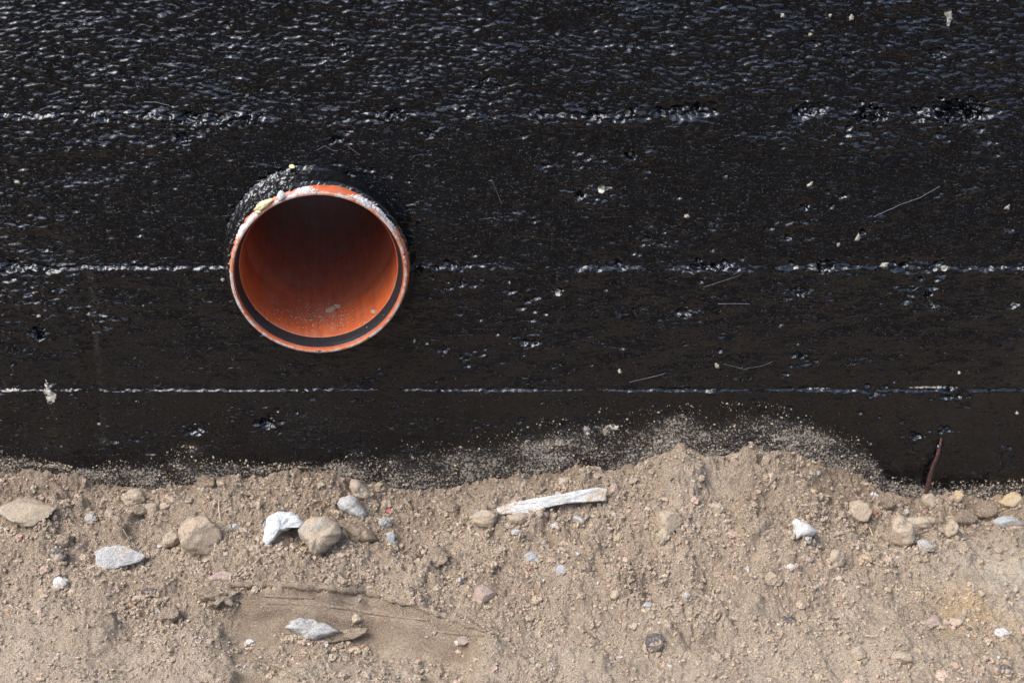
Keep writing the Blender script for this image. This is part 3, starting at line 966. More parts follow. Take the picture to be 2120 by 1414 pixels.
def lathe(name, prof, m, parent=pipe, fn=None, closed=False, seg=SEG):
    """prof: (depth along the pipe, radius); fn(theta, i, y, r) -> (y, r)"""
    th = np.linspace(0, 2 * np.pi, seg, endpoint=False)
    rows = []
    for i, (y, r) in enumerate(prof):
        yy = np.full(seg, float(y)); rr = np.full(seg, float(r))
        if fn: yy, rr = fn(th, i, yy, rr)
        rows.append(np.stack([rr * np.sin(th), yy, rr * np.cos(th)], -1))
    n = len(prof)
    v = np.concatenate(rows)
    f = []
    idx = np.arange(seg)
    for j in range(n if closed else n - 1):
        k = (j + 1) % n
        f.append(np.stack([j * seg + idx, j * seg + (idx + 1) % seg, k * seg + (idx + 1) % seg, k * seg + idx], -1))
    me = np_mesh(name, v, np.concatenate(f))
    bm = bmesh.new(); bm.from_mesh(me); bmesh.ops.recalc_face_normals(bm, faces=bm.faces); bm.to_mesh(me); bm.free()
    return link(name, me, m, parent)

def edge_wobble(amp, f=6, seed=0):
    def fn(th, i, y, r):
        d = amp * fbm(np.cos(th) * f + i * 0.15, np.sin(th) * f + seed, 400 + seed, 3)
        return y + d * 0.3, r + d
    return fn

lathe('socket_body', [(0.0055, 0.0890), (0.0065, 0.0905), (0.009, 0.0922), (0.013, 0.0928), (0.019, 0.0928), (0.023, 0.0915), (0.030, 0.0910), (0.12, 0.0910), (0.16, 0.0830), (0.77, 0.0830)], M['pvc'])
lip = lathe('rim', [(0.0060, 0.0893), (0.0022, 0.0898), (0.0006, 0.0895)], M['pvc_lip'], fn=edge_wobble(0.0004, 9, 1))
lathe('rim_edge', [(0.0007, 0.08965), (0.0000, 0.0891), (-0.0003, 0.0878), (0.0000, 0.0866)], M['pvc_edge'], parent=lip, fn=edge_wobble(0.0003, 14, 2))
lathe('rim_bevel', [(0.0000, 0.0866), (0.0012, 0.0858), (0.0036, 0.0855), (0.0050, 0.0855)], M['pvc'], parent=lip)
lathe('rubber_seal', [(0.0046, 0.0860), (0.0050, 0.0852), (0.0060, 0.0846), (0.0066, 0.0849), (0.0074, 0.0843), (0.013, 0.0828), (0.0175, 0.0815), (0.0192, 0.0811), (0.0200, 0.0813), (0.0205, 0.083)], M['rubber'])
lathe('socket_bore', [(0.0196, 0.0820), (0.0196, 0.0806), (0.0202, 0.0804), (0.060, 0.0803), (0.095, 0.0802), (0.104, 0.0801)], M['pvc'])
lathe('inner_pipe', [(0.1035, 0.08015), (0.108, 0.0799), (0.113, 0.0794), (0.119, 0.0787), (0.126, 0.0780), (0.134, 0.0776), (0.145, 0.0775), (0.25, 0.0775), (0.5, 0.0775), (0.77, 0.0775)], M['pvc_old'])

# shells: a skin over the rim whose thickness drops below the surface where there is none
prof_out = np.array([(0.044, 0.0935), (0.038, 0.0930), (0.030, 0.0925), (0.023, 0.0920), (0.019, 0.0930), (0.013, 0.0930), (0.009, 0.0923), (0.0065, 0.0906), (0.0050, 0.0896), (0.0022, 0.0899), (0.0006, 0.0896), (0.0, 0.0890), (-0.0002, 0.0882), (0.0, 0.0876)])
_seg = np.r_[0, np.cumsum(np.hypot(*np.diff(prof_out, axis=0).T))]

def shell(name, m, thick, nt=420, ns=64, th0=0.0, th1=2 * np.pi, s0=0.0, s1=1.0, parent=pipe):
    th = np.linspace(th0, th1, nt, endpoint=(abs(th1 - th0) < 6.28))
    full = abs(th1 - th0) >= 6.28
    s = np.linspace(s0, s1, ns) * _seg[-1]
    py = np.interp(s, _seg, prof_out[:, 0]); pr = np.interp(s, _seg, prof_out[:, 1])
    dy = np.gradient(py); dr = np.gradient(pr)
    k = np.ones(5) / 5
    dy = np.convolve(np.pad(dy, 2, mode='edge'), k, 'valid'); dr = np.convolve(np.pad(dr, 2, mode='edge'), k, 'valid')
    ln = np.hypot(dy, dr) + 1e-9
    ny, nr = dr / ln, -dy / ln                        # outward
    TH, S = np.meshgrid(th, s / _seg[-1])
    t = thick(TH, S)
    Y = py[:, None] + ny[:, None] * t; R = pr[:, None] + nr[:, None] * t
    v = np.stack([R * np.sin(TH), Y, R * np.cos(TH)], -1).reshape(-1, 3)
    f = grid_faces(nt, ns)
    if full:
        j = np.arange(ns - 1)
        f = np.concatenate([f, np.stack([j * nt + nt - 1, j * nt, (j + 1) * nt, (j + 1) * nt + nt - 1], -1)])
    me = np_mesh(name, v, f)
    bm = bmesh.new(); bm.from_mesh(me); bmesh.ops.recalc_face_normals(bm, faces=bm.faces); bm.to_mesh(me); bm.free()
    return link(name, me, m, parent)

def wrap(th):
    return (th + np.pi) % (2 * np.pi) - np.pi

def tar_thick(th, s):
    w = wrap(th)                                       # 0 = top, + = right
    X, Z = np.sin(th) * 10, np.cos(th) * 10
    n = fbm(X * 1.6 + s * 7, Z * 1.6 - s * 3, 501, 4)
    nf = fbm(X * 2.6 + s * 13, Z * 2.6 - s * 6, 502, 3)
    topw = np.exp(-((w + 0.35) / 0.85) ** 2)           # thickest top left
    base = 0.0010 + 0.0040 * topw * (1 - 0.35 * s) + 0.0018 * np.exp(-((w - 0.9) / 0.5) ** 2)
    # where the coat ends towards the mouth
    end = 0.80 + 0.06 * np.sin(3 * w) + 0.08 * n
    end = end - 0.18 * np.exp(-((w - 0.32) / 0.36) ** 2) + 0.05 * np.exp(-((w + 0.5) / 0.3) ** 2)
    flare = 0.0045 * np.exp(-s / 0.08) * (0.35 + 0.65 * np.exp(-(w / 1.7) ** 2))
    t = base * (1 + 0.55 * n) + (0.0007 + 0.0020 * topw) * nf + flare
    t = np.maximum(t, 0.0005 + 0.0012 * nf)
    fleck = sstep(0.30, 0.42, fbm(X * 1.3 + s * 4, Z * 1.3 + 20, 503, 3)) * sstep(1.0, 1.5, np.abs(w)) * sstep(0.55, 0.65, s)
    t = t * (1 - sstep(end - 0.07, end, s)) - 0.0012 * sstep(end - 0.03, end + 0.02, s) - 0.002 * fleck
    return t

shell('tar_collar', M['tar'], tar_thick, 560, 80)

def mortar_thick(spots, seed):
    def fn(th, s):
        w = wrap(th)
        n = fbm(np.sin(th) * 60 + s * 16, np.cos(th) * 60, seed, 4)
        k = np.zeros_like(th)
        for a, da, c, ds in spots:
            k = np.maximum(k, np.exp(-((w - a) / da) ** 2 - ((s - c) / ds) ** 2))
        return 0.0026 * (k + 0.60 * n - 0.42)
    return fn

for a0, a1, spots, seed in ((-1.15, -0.62, [(-0.97, 0.10, 0.86, 0.10), (-0.80, 0.09, 0.88, 0.09)], 510),
                            (-0.32, 0.10, [(-0.10, 0.10, 0.84, 0.12)], 511),
                            (0.35, 1.35, [(0.58, 0.13, 0.84, 0.10), (0.76, 0.12, 0.82, 0.10), (0.98, 0.14, 0.86, 0.07)], 512)):
    shell('mortar_patch', M['mortar'], mortar_thick(spots, seed), 200, 60, a0, a1, 0.62, 1.0)

def on_rim(th, y, r):
    return Vector((r * math.sin(th), y, r * math.cos(th)))

def pipe_bit(name, th, y, r, size, m, seed, rot):
    me = rock_mesh(name, size, seed, 0, 0.22, sub=3, fine=0.10)
    o = link(name, me, m, pipe)
    o.location = on_rim(th, y, r); o.rotation_euler = rot
    return o
pipe_bit('foam_blob', -0.56, 0.002, 0.0925, (0.0105, 0.0045, 0.0032), M['foam'], 31, (0, -0.45, 0.1))
pipe_bit('foam_blob', -0.66, 0.000, 0.0905, (0.0030, 0.0026, 0.0024), M['foam'], 32, (0, 0, 0))
pipe_bit('mortar_knob', -0.355, 0.001, 0.0925, (0.0040, 0.0038, 0.0050), M['mortar'], 33, (0, 0.2, 0))
pipe_bit('foam_blob', -0.20, 0.040, 0.1045, (0.0032, 0.0028, 0.0022), M['foam'], 34, (0, 0, 0))

# cement crumbs lying in the pipe
def in_pipe(px, py, depth_guess=0.06):
    Minv = (Matrix.Translation(Vector(PIPE_C)) @ Matrix.Rotation(PIPE_YAW, 4, 'Z')).inverted()
    o = Minv @ CAM; d = (Minv.to_3x3() @ Vector(ray(px, py)))
    A = d.x ** 2 + d.z ** 2; B = 2 * (o.x * d.x + o.z * d.z); C = o.x ** 2 + o.z ** 2 - 0.0803 ** 2
    t = (-B + math.sqrt(max(B * B - 4 * A * C, 0))) / (2 * A)
    return Vector(ray(px, py)) * t + CAM
DIRT = np.random.default_rng(3)
for px, py, s, m, lab in ((684, 644, 0.0050, 'grey', 'largest grey cement crumb lying in the bottom of the orange pipe'),
                          (697, 637, 0.0038, 'grey', 'small grey cement crumb just behind the largest one inside the pipe'),
                          (643, 663, 0.0022, 'dark', 'tiny dark crumb at lower left of the dirt inside the pipe'),
                          (775, 647, 0.0028, 'grey', 'small grey crumb by the right side of the pipe mouth inside'),
                          (664, 657, 0.0020, 'brown', 'tiny brown crumb in front of the cement inside the pipe')):
    me = rock_mesh('cement_crumb', (s * 1.3, s, s * 0.75), int(px), 3, 0.2, sub=3, fine=0.12)
    o = tag(link('cement_crumb', me, M[m]), lab, 'crumb', 'crumbs lying inside the pipe')
    o.location = in_pipe(px, py) + Vector((0, 0, s * 0.35))

vv_, ff_, tt_ = [], [], []
tv, tf = ico(1)
for k in range(420):
    px = 668 + DIRT.normal(0, 48); py = 657 + DIRT.normal(0, 15) - 0.0012 * (px - 660) ** 2
    if py > 686 or py < 600: continue
    q = in_pipe(px, py); r0 = 0.00035 * 3.2 ** (DIRT.uniform() ** 2.5)
    vv_.append(tv * (1 + DIRT.normal(0, 0.2, (12, 1))) * r0 + np.array(q)); ff_.append(tf + 12 * (len(vv_) - 1))
    tt_.append(np.tile(np.array((0.40, 0.33, 0.27)) * DIRT.normal(1, 0.25), (12, 1)))
me = np_mesh('pipe_dirt', np.concatenate(vv_), np.concatenate(ff_), smooth=False)
tt_ = np.clip(np.concatenate(tt_), 0.05, 0.7)
me.attributes.new('tint', 'FLOAT_COLOR', 'POINT').data.foreach_set('color', np.concatenate([tt_, np.ones((len(tt_), 1))], 1).astype(np.float32).ravel())
tag(link('pipe_dirt', me, M['crumb']), 'fine grey grit scattered over the bottom of the pipe mouth', 'grit', kind='stuff')

# ------------------------------------------------------------------ small things on the wall face
for px, py, w, h in ((1300, 240, 12, 16), (1305, 322, 9, 12), (1248, 390, 14, 10), (1157, 608, 12, 15), (1932, 634, 18, 22), (1707, 552, 16, 14), (1830, 549, 20, 12), (1953, 556, 18, 12), (1965, 36, 14, 30), (1677, 72, 9, 10),
                     (1620, 32, 10, 11), (1718, 32, 8, 9), (1762, 38, 9, 13), (1775, 494, 11, 16), (1735, 506, 9, 10), (2097, 630, 16, 10), (2085, 430, 12, 12), (1676, 382, 8, 14), (1484, 757, 11, 12), (1283, 768, 9, 9), (1422, 448, 10, 10),
                     (98, 520, 10, 8), (36, 377, 14, 8), (80, 654, 12, 8), (858, 705, 8, 8), (884, 711, 8, 7), (462, 577, 9, 8), (2105, 855, 10, 8), (1985, 770, 8, 8), (205, 880, 8, 8)):
    c = on_wall(px, py); s = 0.00048
    me = rock_mesh('aggregate_stone', (w * s * 0.48, 0.0014, h * s * 0.46), px, 5, 0.42, sub=3, fine=0.28)
    o = link('aggregate_stone', me, M['aggregate'], wall)
    o.location = (c[0], wall_y(c[0], c[2]) - 0.0003, c[2])
    o.rotation_euler = (0, random.uniform(-0.6, 0.6), 0)

for pts, r in (([(298, 211), (325, 212), (352, 219)], 1.2), ([(655, 312), (672, 302), (690, 312), (700, 313)], 0.7), ([(722, 303), (735, 313), (745, 321)], 0.7), ([(1808, 448), (1860, 424), (1905, 408), (1945, 385)], 0.8),
               ([(1486, 626), (1520, 626), (1552, 628)], 0.9), ([(1303, 790), (1340, 782), (1378, 771)], 0.7), ([(1455, 592), (1500, 577), (1535, 566)], 0.6), ([(1498, 752), (1540, 763), (1575, 757), (1600, 747)], 0.5), ([(1018, 372), (1030, 400), (1040, 425)], 0.5)):
    W = []
    for q in range(len(pts) - 1):
        for k in range(5):
            f = k / 5
            px = pts[q][0] * (1 - f) + pts[q + 1][0] * f; py = pts[q][1] * (1 - f) + pts[q + 1][1] * f
            c = on_wall(px, py); W.append((c[0], wall_y(c[0], c[2]) - 0.0012, c[2]))
    c = on_wall(*pts[-1]); W.append((c[0], wall_y(c[0], c[2]) - 0.0012, c[2]))
    link('stuck_bristle', tube_mesh('stuck_bristle', W, r * 0.00024, 6), M['bristle'], wall)

# sand grains sticking to the foot of the wall
r_ = np.random.default_rng(77)
nG = 15000
gxp = r_.uniform(-0.6, 0.6, nG); gu = r_.uniform(0, 1, nG) ** 1.3
zt = np.interp(gxp, tw[:, 0], tw[:, 2]); zb = contact(gxp)
gz = zb + (zt - zb) * gu * 1.08
keepg = r_.uniform(0, 1, nG) < np.clip(0.35 + 1.3 * fbm(gxp * 30, gz * 40, 601, 3), 0.03, 1) * (1 - 0.55 * gu)
gxp, gz = gxp[keepg], gz[keepg]; nG = len(gxp)
ii = np.clip(np.searchsorted(wx_, gxp), 0, len(wx_) - 1); jj = np.clip(np.searchsorted(wz_, gz), 0, len(wz_) - 1)
gyp = -WH[jj, ii]
gs = 0.00038 * (4.5 ** (r_.uniform(0, 1, nG) ** 4.0))
tv, tf = ico(1)
vv = tv[None] * (1 + r_.normal(0, 0.2, (nG, 12, 1))) * gs[:, None, None] * r_.uniform(0.7, 1.2, (nG, 1, 3)) + np.stack([gxp, gyp, gz], -1)[:, None, :]
ff = tf[None] + (np.arange(nG) * 12)[:, None, None]
me = np_mesh('sand_grains', vv.reshape(-1, 3), ff.reshape(-1, 3))
gt = np.array([0.43, 0.345, 0.25])[None] * r_.normal(1, 0.16, (nG, 1))
gt = np.repeat(np.clip(gt, 0.05, 0.75), 12, 0)
a_ = me.attributes.new('tint', 'FLOAT_COLOR', 'POINT'); a_.data.foreach_set('color', np.concatenate([gt, np.ones((len(gt), 1))], 1).astype(np.float32).ravel())
tag(link('sand_grains', me, M['crumb']), 'splashed sand grains sticking to the foot of the black wall', 'sand', kind='stuff')

# rusty tie strip at the foot of the wall
P = [on_wall(px, py, yy) for (px, py, yy) in ((1950, 900, 0.003), (1946, 922, -0.004), (1941, 945, -0.006), (1932, 966, -0.007), (1926, 988, -0.008), (1919, 1012, -0.009), (1913, 1042, -0.009))]
tag(link('rusty_strip', tube_mesh('rusty_strip', P, [0.0012, 0.0018, 0.0026, 0.0020, 0.0030, 0.0028, 0.0024], 14, 0.55, 0.55, 3, 140), M['rust']), 'thin rusty iron strip poking out at the foot of the black wall', 'iron strip')

# ------------------------------------------------------------------ stones and rubble on the soil
slab('concrete_shard', [(194, 1142), (214, 1132), (232, 1128), (262, 1130), (285, 1142), (303, 1150), (290, 1162), (262, 1170), (240, 1176), (216, 1181), (203, 1186), (197, 1166)], 0.010, 'concrete',
     'flat pale grey concrete shard with a pointed right end, at left', 'concrete shard', 40, 3, rough=0.0014)
slab('plaster_strip', [(1028, 1060), (1060, 1048), (1100, 1040), (1150, 1032), (1200, 1022), (1240, 1016), (1258, 1019), (1254, 1036), (1256, 1044), (1220, 1047), (1170, 1050), (1120, 1062), (1095, 1074), (1050, 1072), (1032, 1073)], 0.010, 'plaster',
     'long white plaster strip lying on the soil below the wall', 'plaster strip', 36, 7, rough=0.0016, dz=0.005)
slab('soil_flake', [(628, 1341), (660, 1328), (700, 1318), (742, 1310), (762, 1312), (758, 1322), (735, 1334), (700, 1340), (665, 1346), (640, 1348)], 0.007, 'clod',
     'thin flat brown flake of dried soil beneath the lower concrete chunk', 'soil flake', 55, 9, rough=0.0016, dz=0.008)
slab('white_disc', [(1347, 1188), (1356, 1181), (1372, 1181), (1384, 1187), (1382, 1196), (1368, 1200), (1352, 1198)], 0.004, 'white',
     'flat white round chip lying right of centre on the soil', 'chip', 58, 11, rough=0.0008)
slab('slate_flake', [(800, 1106), (808, 1101), (817, 1106), (817, 1120), (811, 1132), (802, 1128)], 0.005, 'bluegrey', 'small upright blue-grey stone flake right of the brown boulder pair', 'stone flake', 12, 13, rough=0.0006)
slab('flat_pebble', [(1149, 1178), (1156, 1170), (1166, 1170), (1173, 1178), (1170, 1188), (1160, 1191), (1151, 1187)], 0.005, 'bluegrey', 'smooth flat grey pebble set in the soil near the middle', 'pebble', 40, 14, rough=0.0004)
slab('concrete_chip', [(1086, 1146), (1100, 1142), (1114, 1152), (1122, 1166), (1104, 1164), (1088, 1160)], 0.007, 'bluegrey', 'blue-grey angular chip above the smooth flat pebble', 'stone chip', 35, 15)

slab('lime_lump', [(541, 1124), (543, 1096), (549, 1078), (560, 1066), (580, 1057), (604, 1058), (620, 1068), (631, 1086), (624, 1092), (606, 1091), (592, 1097), (580, 1101), (573, 1110), (565, 1120), (554, 1132)], 0.016, 'white',
     'bright white arched lump of lime half buried in soil', 'lime lump', 38, 21, rough=0.0045, dome=0.005, ragged=0.0030)
slab('rubble_stone', [(615, 1098), (628, 1080), (645, 1070), (672, 1069), (698, 1082), (708, 1102), (700, 1120), (684, 1130), (672, 1146), (654, 1156), (640, 1146), (634, 1126), (620, 1114)], 0.022, 'grey',
     'large soil-caked grey chunk just right of the white lime lump', 'stone', 30, 23, rough=0.0050, dome=0.010)
slab('concrete_chunk', [(587, 1304), (597, 1290), (622, 1283), (655, 1287), (682, 1298), (708, 1312), (692, 1319), (668, 1323), (650, 1331), (634, 1328), (622, 1318), (604, 1311)], 0.014, 'concrete',
     'broken concrete chunk lying above the thin soil flake', 'concrete chunk', 40, 25, rough=0.0055, dome=0.006, dz=0.003, ragged=0.002)
slab('white_stone', [(1640, 1080), (1650, 1073), (1660, 1078), (1678, 1087), (1696, 1100), (1684, 1110), (1660, 1112), (1648, 1118), (1643, 1104), (1646, 1092)], 0.014, 'plaster',
     'angular whitish stone on the right slope of the heap', 'stone', 34, 27, rough=0.0030, dome=0.006)
slab('mortar_lump', [(696, 1042), (708, 1028), (724, 1024), (738, 1032), (748, 1046), (760, 1066), (752, 1075), (736, 1068), (720, 1064), (704, 1056)], 0.016, 'concrete',
     'pale lumpy mortar piece in front of the grey chunk by the wall', 'mortar lump', 30, 29, rough=0.0035, dome=0.007)
slab('rubble_stone', [(722, 1008), (727, 992), (742, 996), (760, 1010), (770, 1026), (764, 1038), (745, 1036), (730, 1026)], 0.014, 'grey',
     'grey rough chunk leaning at the foot of the wall', 'stone', 25, 30, rough=0.0035, dome=0.007)
slab('clod', [(712, 1092), (730, 1085), (756, 1090), (776, 1102), (782, 1118), (764, 1124), (744, 1122), (738, 1130), (724, 1120)], 0.018, 'clod',
     'wide soil clod right of the soil-caked grey chunk', 'clod', 40, 33, rough=0.0040, dome=0.007)

ST = [
 # name, px, py, w, h, material, label, category, kwargs
 ('round_stone', 412, 1118, 82, 74, 'brown', 'large rounded brown stone left of the white lime lump', 'stone', dict(cuts=2, sink=0.22, fine=0.07)),
 ('round_stone', 353, 1122, 46, 36, 'brown', 'small dark brown stone tucked left of the large rounded brown one', 'stone', dict(sink=0.25)),
 ('white_stone', 123, 1208, 30, 26, 'plaster', 'small white angular stone near the left edge', 'stone', dict(cuts=7, fine=0.1)),
 ('dark_stone', 118, 1150, 34, 30, 'dark', 'small dark grey stone left of the concrete shard', 'stone', dict(fine=0.08)),
 ('pebble', 275, 1034, 46, 34, 'brown', 'brown pebble touching a second one below the wall, at left', 'pebble', dict(cuts=3)),
 ('pebble', 312, 1054, 30, 34, 'tan', 'upright tan pebble right of a rounder brown one, at left', 'pebble', dict(cuts=3)),
 ('pebble', 283, 1058, 40, 26, 'clod', 'low brown clod between the brown and the tan pebble', 'pebble', dict(cuts=3)),
 ('flat_stone', 52, 1076, 108, 34, 'tan', 'long flat sandy stone half buried at the left edge', 'stone', dict(cuts=6, sink=0.38, depth=0.022)),
 ('pale_chip', 186, 1073, 22, 24, 'concrete', 'pale grey chip right of the flat sandy stone', 'stone chip', dict(cuts=7)),
 ('pale_chip', 226, 1061, 18, 24, 'grey', 'slim grey chip left of the pebble pair', 'stone chip', dict(cuts=7)),
 ('pale_chip', 487, 1091, 22, 20, 'concrete', 'small pale chip left of the white lime lump', 'stone chip', dict(cuts=7)),
 ('grey_stone', 1003, 1083, 56, 38, 'grey', 'flat angular grey stone at the left end of the plaster strip', 'stone', dict(cuts=8, sink=0.22, cutd=(0.4, 0.7))),
 ('pebble', 1075, 1079, 44, 26, 'tan', 'tan stone under the plaster strip', 'pebble', dict(cuts=5)),
 ('pebble', 1069, 1102, 22, 14, 'concrete', 'little pale pebble below the plaster strip', 'pebble', dict(cuts=3)),
 ('pebble', 1198, 1076, 26, 18, 'bluegrey', 'small blue-grey pebble below the middle of the plaster strip', 'pebble', dict(cuts=3)),
 ('pebble', 1149, 1090, 16, 18, 'concrete', 'small pale upright chip below the plaster strip', 'stone chip', dict(cuts=5)),
 ('pebble', 1155, 1026, 20, 14, 'concrete', 'tiny pale stone just above the plaster strip', 'pebble', dict(cuts=5)),
 ('pebble', 1164, 997, 22, 18, 'grey', 'small grey stone at the soil edge above the plaster strip', 'pebble', dict(cuts=5)),
 ('pebble', 1113, 1010, 26, 22, 'clod', 'rounded clod above the left half of the plaster strip', 'clod', dict(cuts=3)),
 ('pebble', 1272, 1010, 22, 18, 'pink', 'pinkish pebble beyond the right end of the plaster strip', 'pebble', dict(cuts=3)),
 ('buried_stone', 1386, 1092, 66, 38, 'brown', 'half-buried brown stone with a shadowed underside right of the plaster strip', 'stone', dict(cuts=4, sink=0.3, depth=0.014)),
 ('white_chip', 1640, 1173, 20, 16, 'plaster', 'small white chip below the angular whitish stone', 'stone chip', dict(cuts=5)),
 ('pale_chip', 1673, 1160, 22, 14, 'pink', 'thin pinkish chip right of the small white chip', 'stone chip', dict(cuts=5)),
 ('tan_stone', 1731, 1157, 36, 42, 'tan', 'upright tan stone on the right slope', 'stone', dict(cuts=6)),
 ('tan_stone', 1796, 1156, 24, 20, 'ochre', 'small ochre stone right of the upright tan one', 'stone', dict(cuts=5)),
 ('round_stone', 1780, 1065, 50, 44, 'brown', 'rounded grey-brown stone right of the heap', 'stone', dict(cuts=2, fine=0.02)),
 ('round_stone', 1868, 1107, 56, 60, 'brown', 'taller rounded brown stone on the right with a shadow below', 'stone', dict(cuts=3, fine=0.03, sink=0.15)),
 ('pale_chip', 1917, 1132, 38, 22, 'concrete', 'pale flat chip right of the taller rounded brown stone', 'stone chip', dict(cuts=7)),
 ('grey_stone', 1905, 1082, 60, 34, 'grey', 'dusty grey stone behind the taller rounded brown stone', 'stone', dict(cuts=5)),
 ('ochre_stone', 1985, 1032, 22, 28, 'ochre', 'upright ochre pebble below the rusty strip at the wall', 'pebble', dict(cuts=4)),
 ('ochre_stone', 2098, 1036, 44, 34, 'ochre', 'ochre stone at the right edge by the wall', 'stone', dict(cuts=5)),
 ('grey_stone', 2085, 1082, 62, 26, 'bluegrey', 'flat blue-grey stone at the right edge', 'stone', dict(cuts=5)),
 ('round_stone', 1845, 1046, 46, 34, 'clod', 'brown clod left of the rusty strip foot', 'clod', dict(cuts=3, fine=0.1)),
 ('round_stone', 1925, 1040, 32, 30, 'brown', 'round brown pebble at the foot of the rusty strip', 'pebble', dict(cuts=3)),
 ('round_stone', 2000, 1075, 46, 40, 'clod', 'rounded clod between the grey stones at right', 'clod', dict(cuts=3)),
 ('round_stone', 1968, 1100, 34, 36, 'brown', 'small brown clod with a dark side right of the tall round stone', 'clod', dict(cuts=3)),
 ('round_stone', 2040, 1060, 50, 36, 'clod', 'broad sandy clod near the right edge', 'clod', dict(cuts=3)),
 ('pink_stone', 1005, 1238, 46, 36, 'pink', 'smooth pinkish-brown stone above the end of the slide mark', 'stone', dict(cuts=5, fine=0.02)),
 ('pink_pebble', 461, 1195, 50, 24, 'pink', 'pinkish oval pebble left of the slide mark', 'pebble', dict(cuts=2, fine=0.02)),
 ('clod', 450, 1240, 76, 40, 'clod', 'crumbly clod at the left start of the slide mark', 'clod', dict(cuts=3, rough=0.3, sink=0.46, fine=0.24)),
 ('clod', 350, 1275, 44, 36, 'clod', 'dark-sided clod left of and below the slide mark', 'clod', dict(cuts=4, sink=0.3, fine=0.1)),
 ('dark_clod', 314, 1232, 34, 20, 'dark', 'small dark crumbly clod below the concrete shard', 'clod', dict(cuts=3, rough=0.3, fine=0.15)),
 ('white_chip', 517, 1335, 18, 16, 'plaster', 'tiny white chip left of the lower concrete chunk', 'stone chip', dict(cuts=5)),
 ('dark_stone', 1355, 1335, 40, 34, 'dark', 'rough dark stone at the bottom right of centre', 'stone', dict(cuts=5, fine=0.1)),
 ('dark_stone', 1778, 1358, 28, 28, 'grey', 'small dark grey stone near the bottom at right', 'stone', dict(cuts=5)),
 ('dark_stone', 2080, 1388, 30, 18, 'dark', 'dark oval pebble in the bottom right corner', 'pebble', dict(cuts=3)),
 ('white_chip', 2076, 1312, 30, 24, 'plaster', 'white chip near the right edge on pale sand', 'stone chip', dict(cuts=6)),
 ('pebble', 1982, 1290, 28, 20, 'grey', 'grey pebble left of the white chip on pale sand', 'pebble', dict(cuts=4)),
 ('dark_clod', 1637, 1286, 34, 24, 'dark', 'dark damp clod in the lower right soil', 'clod', dict(cuts=3, rough=0.3, sink=0.35, fine=0.12)),
 ('pebble', 958, 1340, 22, 22, 'pink', 'small pinkish pebble below the end of the slide mark', 'pebble', dict(cuts=4)),
 ('pebble', 1275, 1240, 22, 22, 'tan', 'small tan pebble below the white disc', 'pebble', dict(cuts=4)),
 ('pebble', 1343, 1254, 22, 14, 'bluegrey', 'small grey-blue pebble below and left of the white disc', 'pebble', dict(cuts=4)),
 ('pebble', 738, 1296, 18, 20, 'tan', 'small tan pebble at the right of the concrete chunk', 'pebble', dict(cuts=4)),
 ('clod', 905, 1150, 50, 40, 'clod', 'round soil clod left of the blue-grey angular chip', 'clod', dict(cuts=3, rough=0.25, sink=0.3, fine=0.12)),
 ('clod', 930, 1052, 40, 22, 'clod', 'flat clod left of the plaster strip near the wall', 'clod', dict(cuts=4, sink=0.3)),
 ('clod', 1210, 1175, 36, 24, 'clod', 'low clod right of the smooth flat pebble', 'clod', dict(cuts=4, sink=0.3, fine=0.1)),
 ('pebble', 1597, 992, 26, 20, 'grey', 'small grey pebble high on the right flank of the heap', 'pebble', dict(cuts=4)),
 ('clod', 130, 1120, 40, 28, 'clod', 'small clod above the dark grey stone at left', 'clod', dict(cuts=3, sink=0.35, fine=0.12)),
 ('clod', 430, 1000, 50, 30, 'clod', 'rounded clod at the soil edge left of the pipe', 'clod', dict(cuts=3, rough=0.28, sink=0.35, fine=0.22)),
 ('brick_bit', 867, 1366, 10, 8, 'brick', 'tiny brick-red bit near the bottom centre', 'brick bit', dict(cuts=4)),
 ('brick_bit', 272, 1257, 14, 9, 'brick', 'tiny brick-red bit at lower left', 'brick bit', dict(cuts=4)),
 ('plastic_scrap', 805, 1060, 13, 7, 'red', 'tiny bright red plastic scrap near the wall', 'scrap', dict(cuts=6, sink=0.1)),
 ('orange_pebble', 1811, 1063, 12, 10, 'brick', 'tiny orange-red bit right of the rounded grey-brown stone', 'pebble', dict(cuts=3)),
 ('ochre_pebble', 128, 1186, 10, 8, 'ochre', 'tiny ochre pebble above the small white angular stone', 'pebble', dict(cuts=3)),
 ('white_chip', 1812, 1028, 12, 12, 'white', 'tiny white chip where the heap meets the wall at right', 'stone chip', dict(cuts=5)),
 ('ochre_pebble', 786, 1008, 14, 10, 'ochre', 'tiny pale ochre chip at the soil edge right of the grey chunk', 'pebble', dict(cuts=4)),
 ('white_chip', 952, 1206, 13, 15, 'concrete', 'tiny pale chip above the smooth pinkish-brown stone', 'stone chip', dict(cuts=5)),
 ('pale_chip', 1422, 1234, 18, 14, 'concrete', 'small flat pale chip in the soil right of the white disc', 'stone chip', dict(cuts=5)),
 ('pebble', 1935, 1290, 46, 26, 'pink', 'broad pinkish pebble left of the grey one on pale sand', 'pebble', dict(cuts=4, sink=0.42)),
 ('tan_stone', 1868, 1364, 40, 26, 'tan', 'flat tan stone at the bottom right', 'stone', dict(cuts=5, sink=0.35)),
]
for s in ST:
    stone(*s[:7], cat=s[7], **s[8])

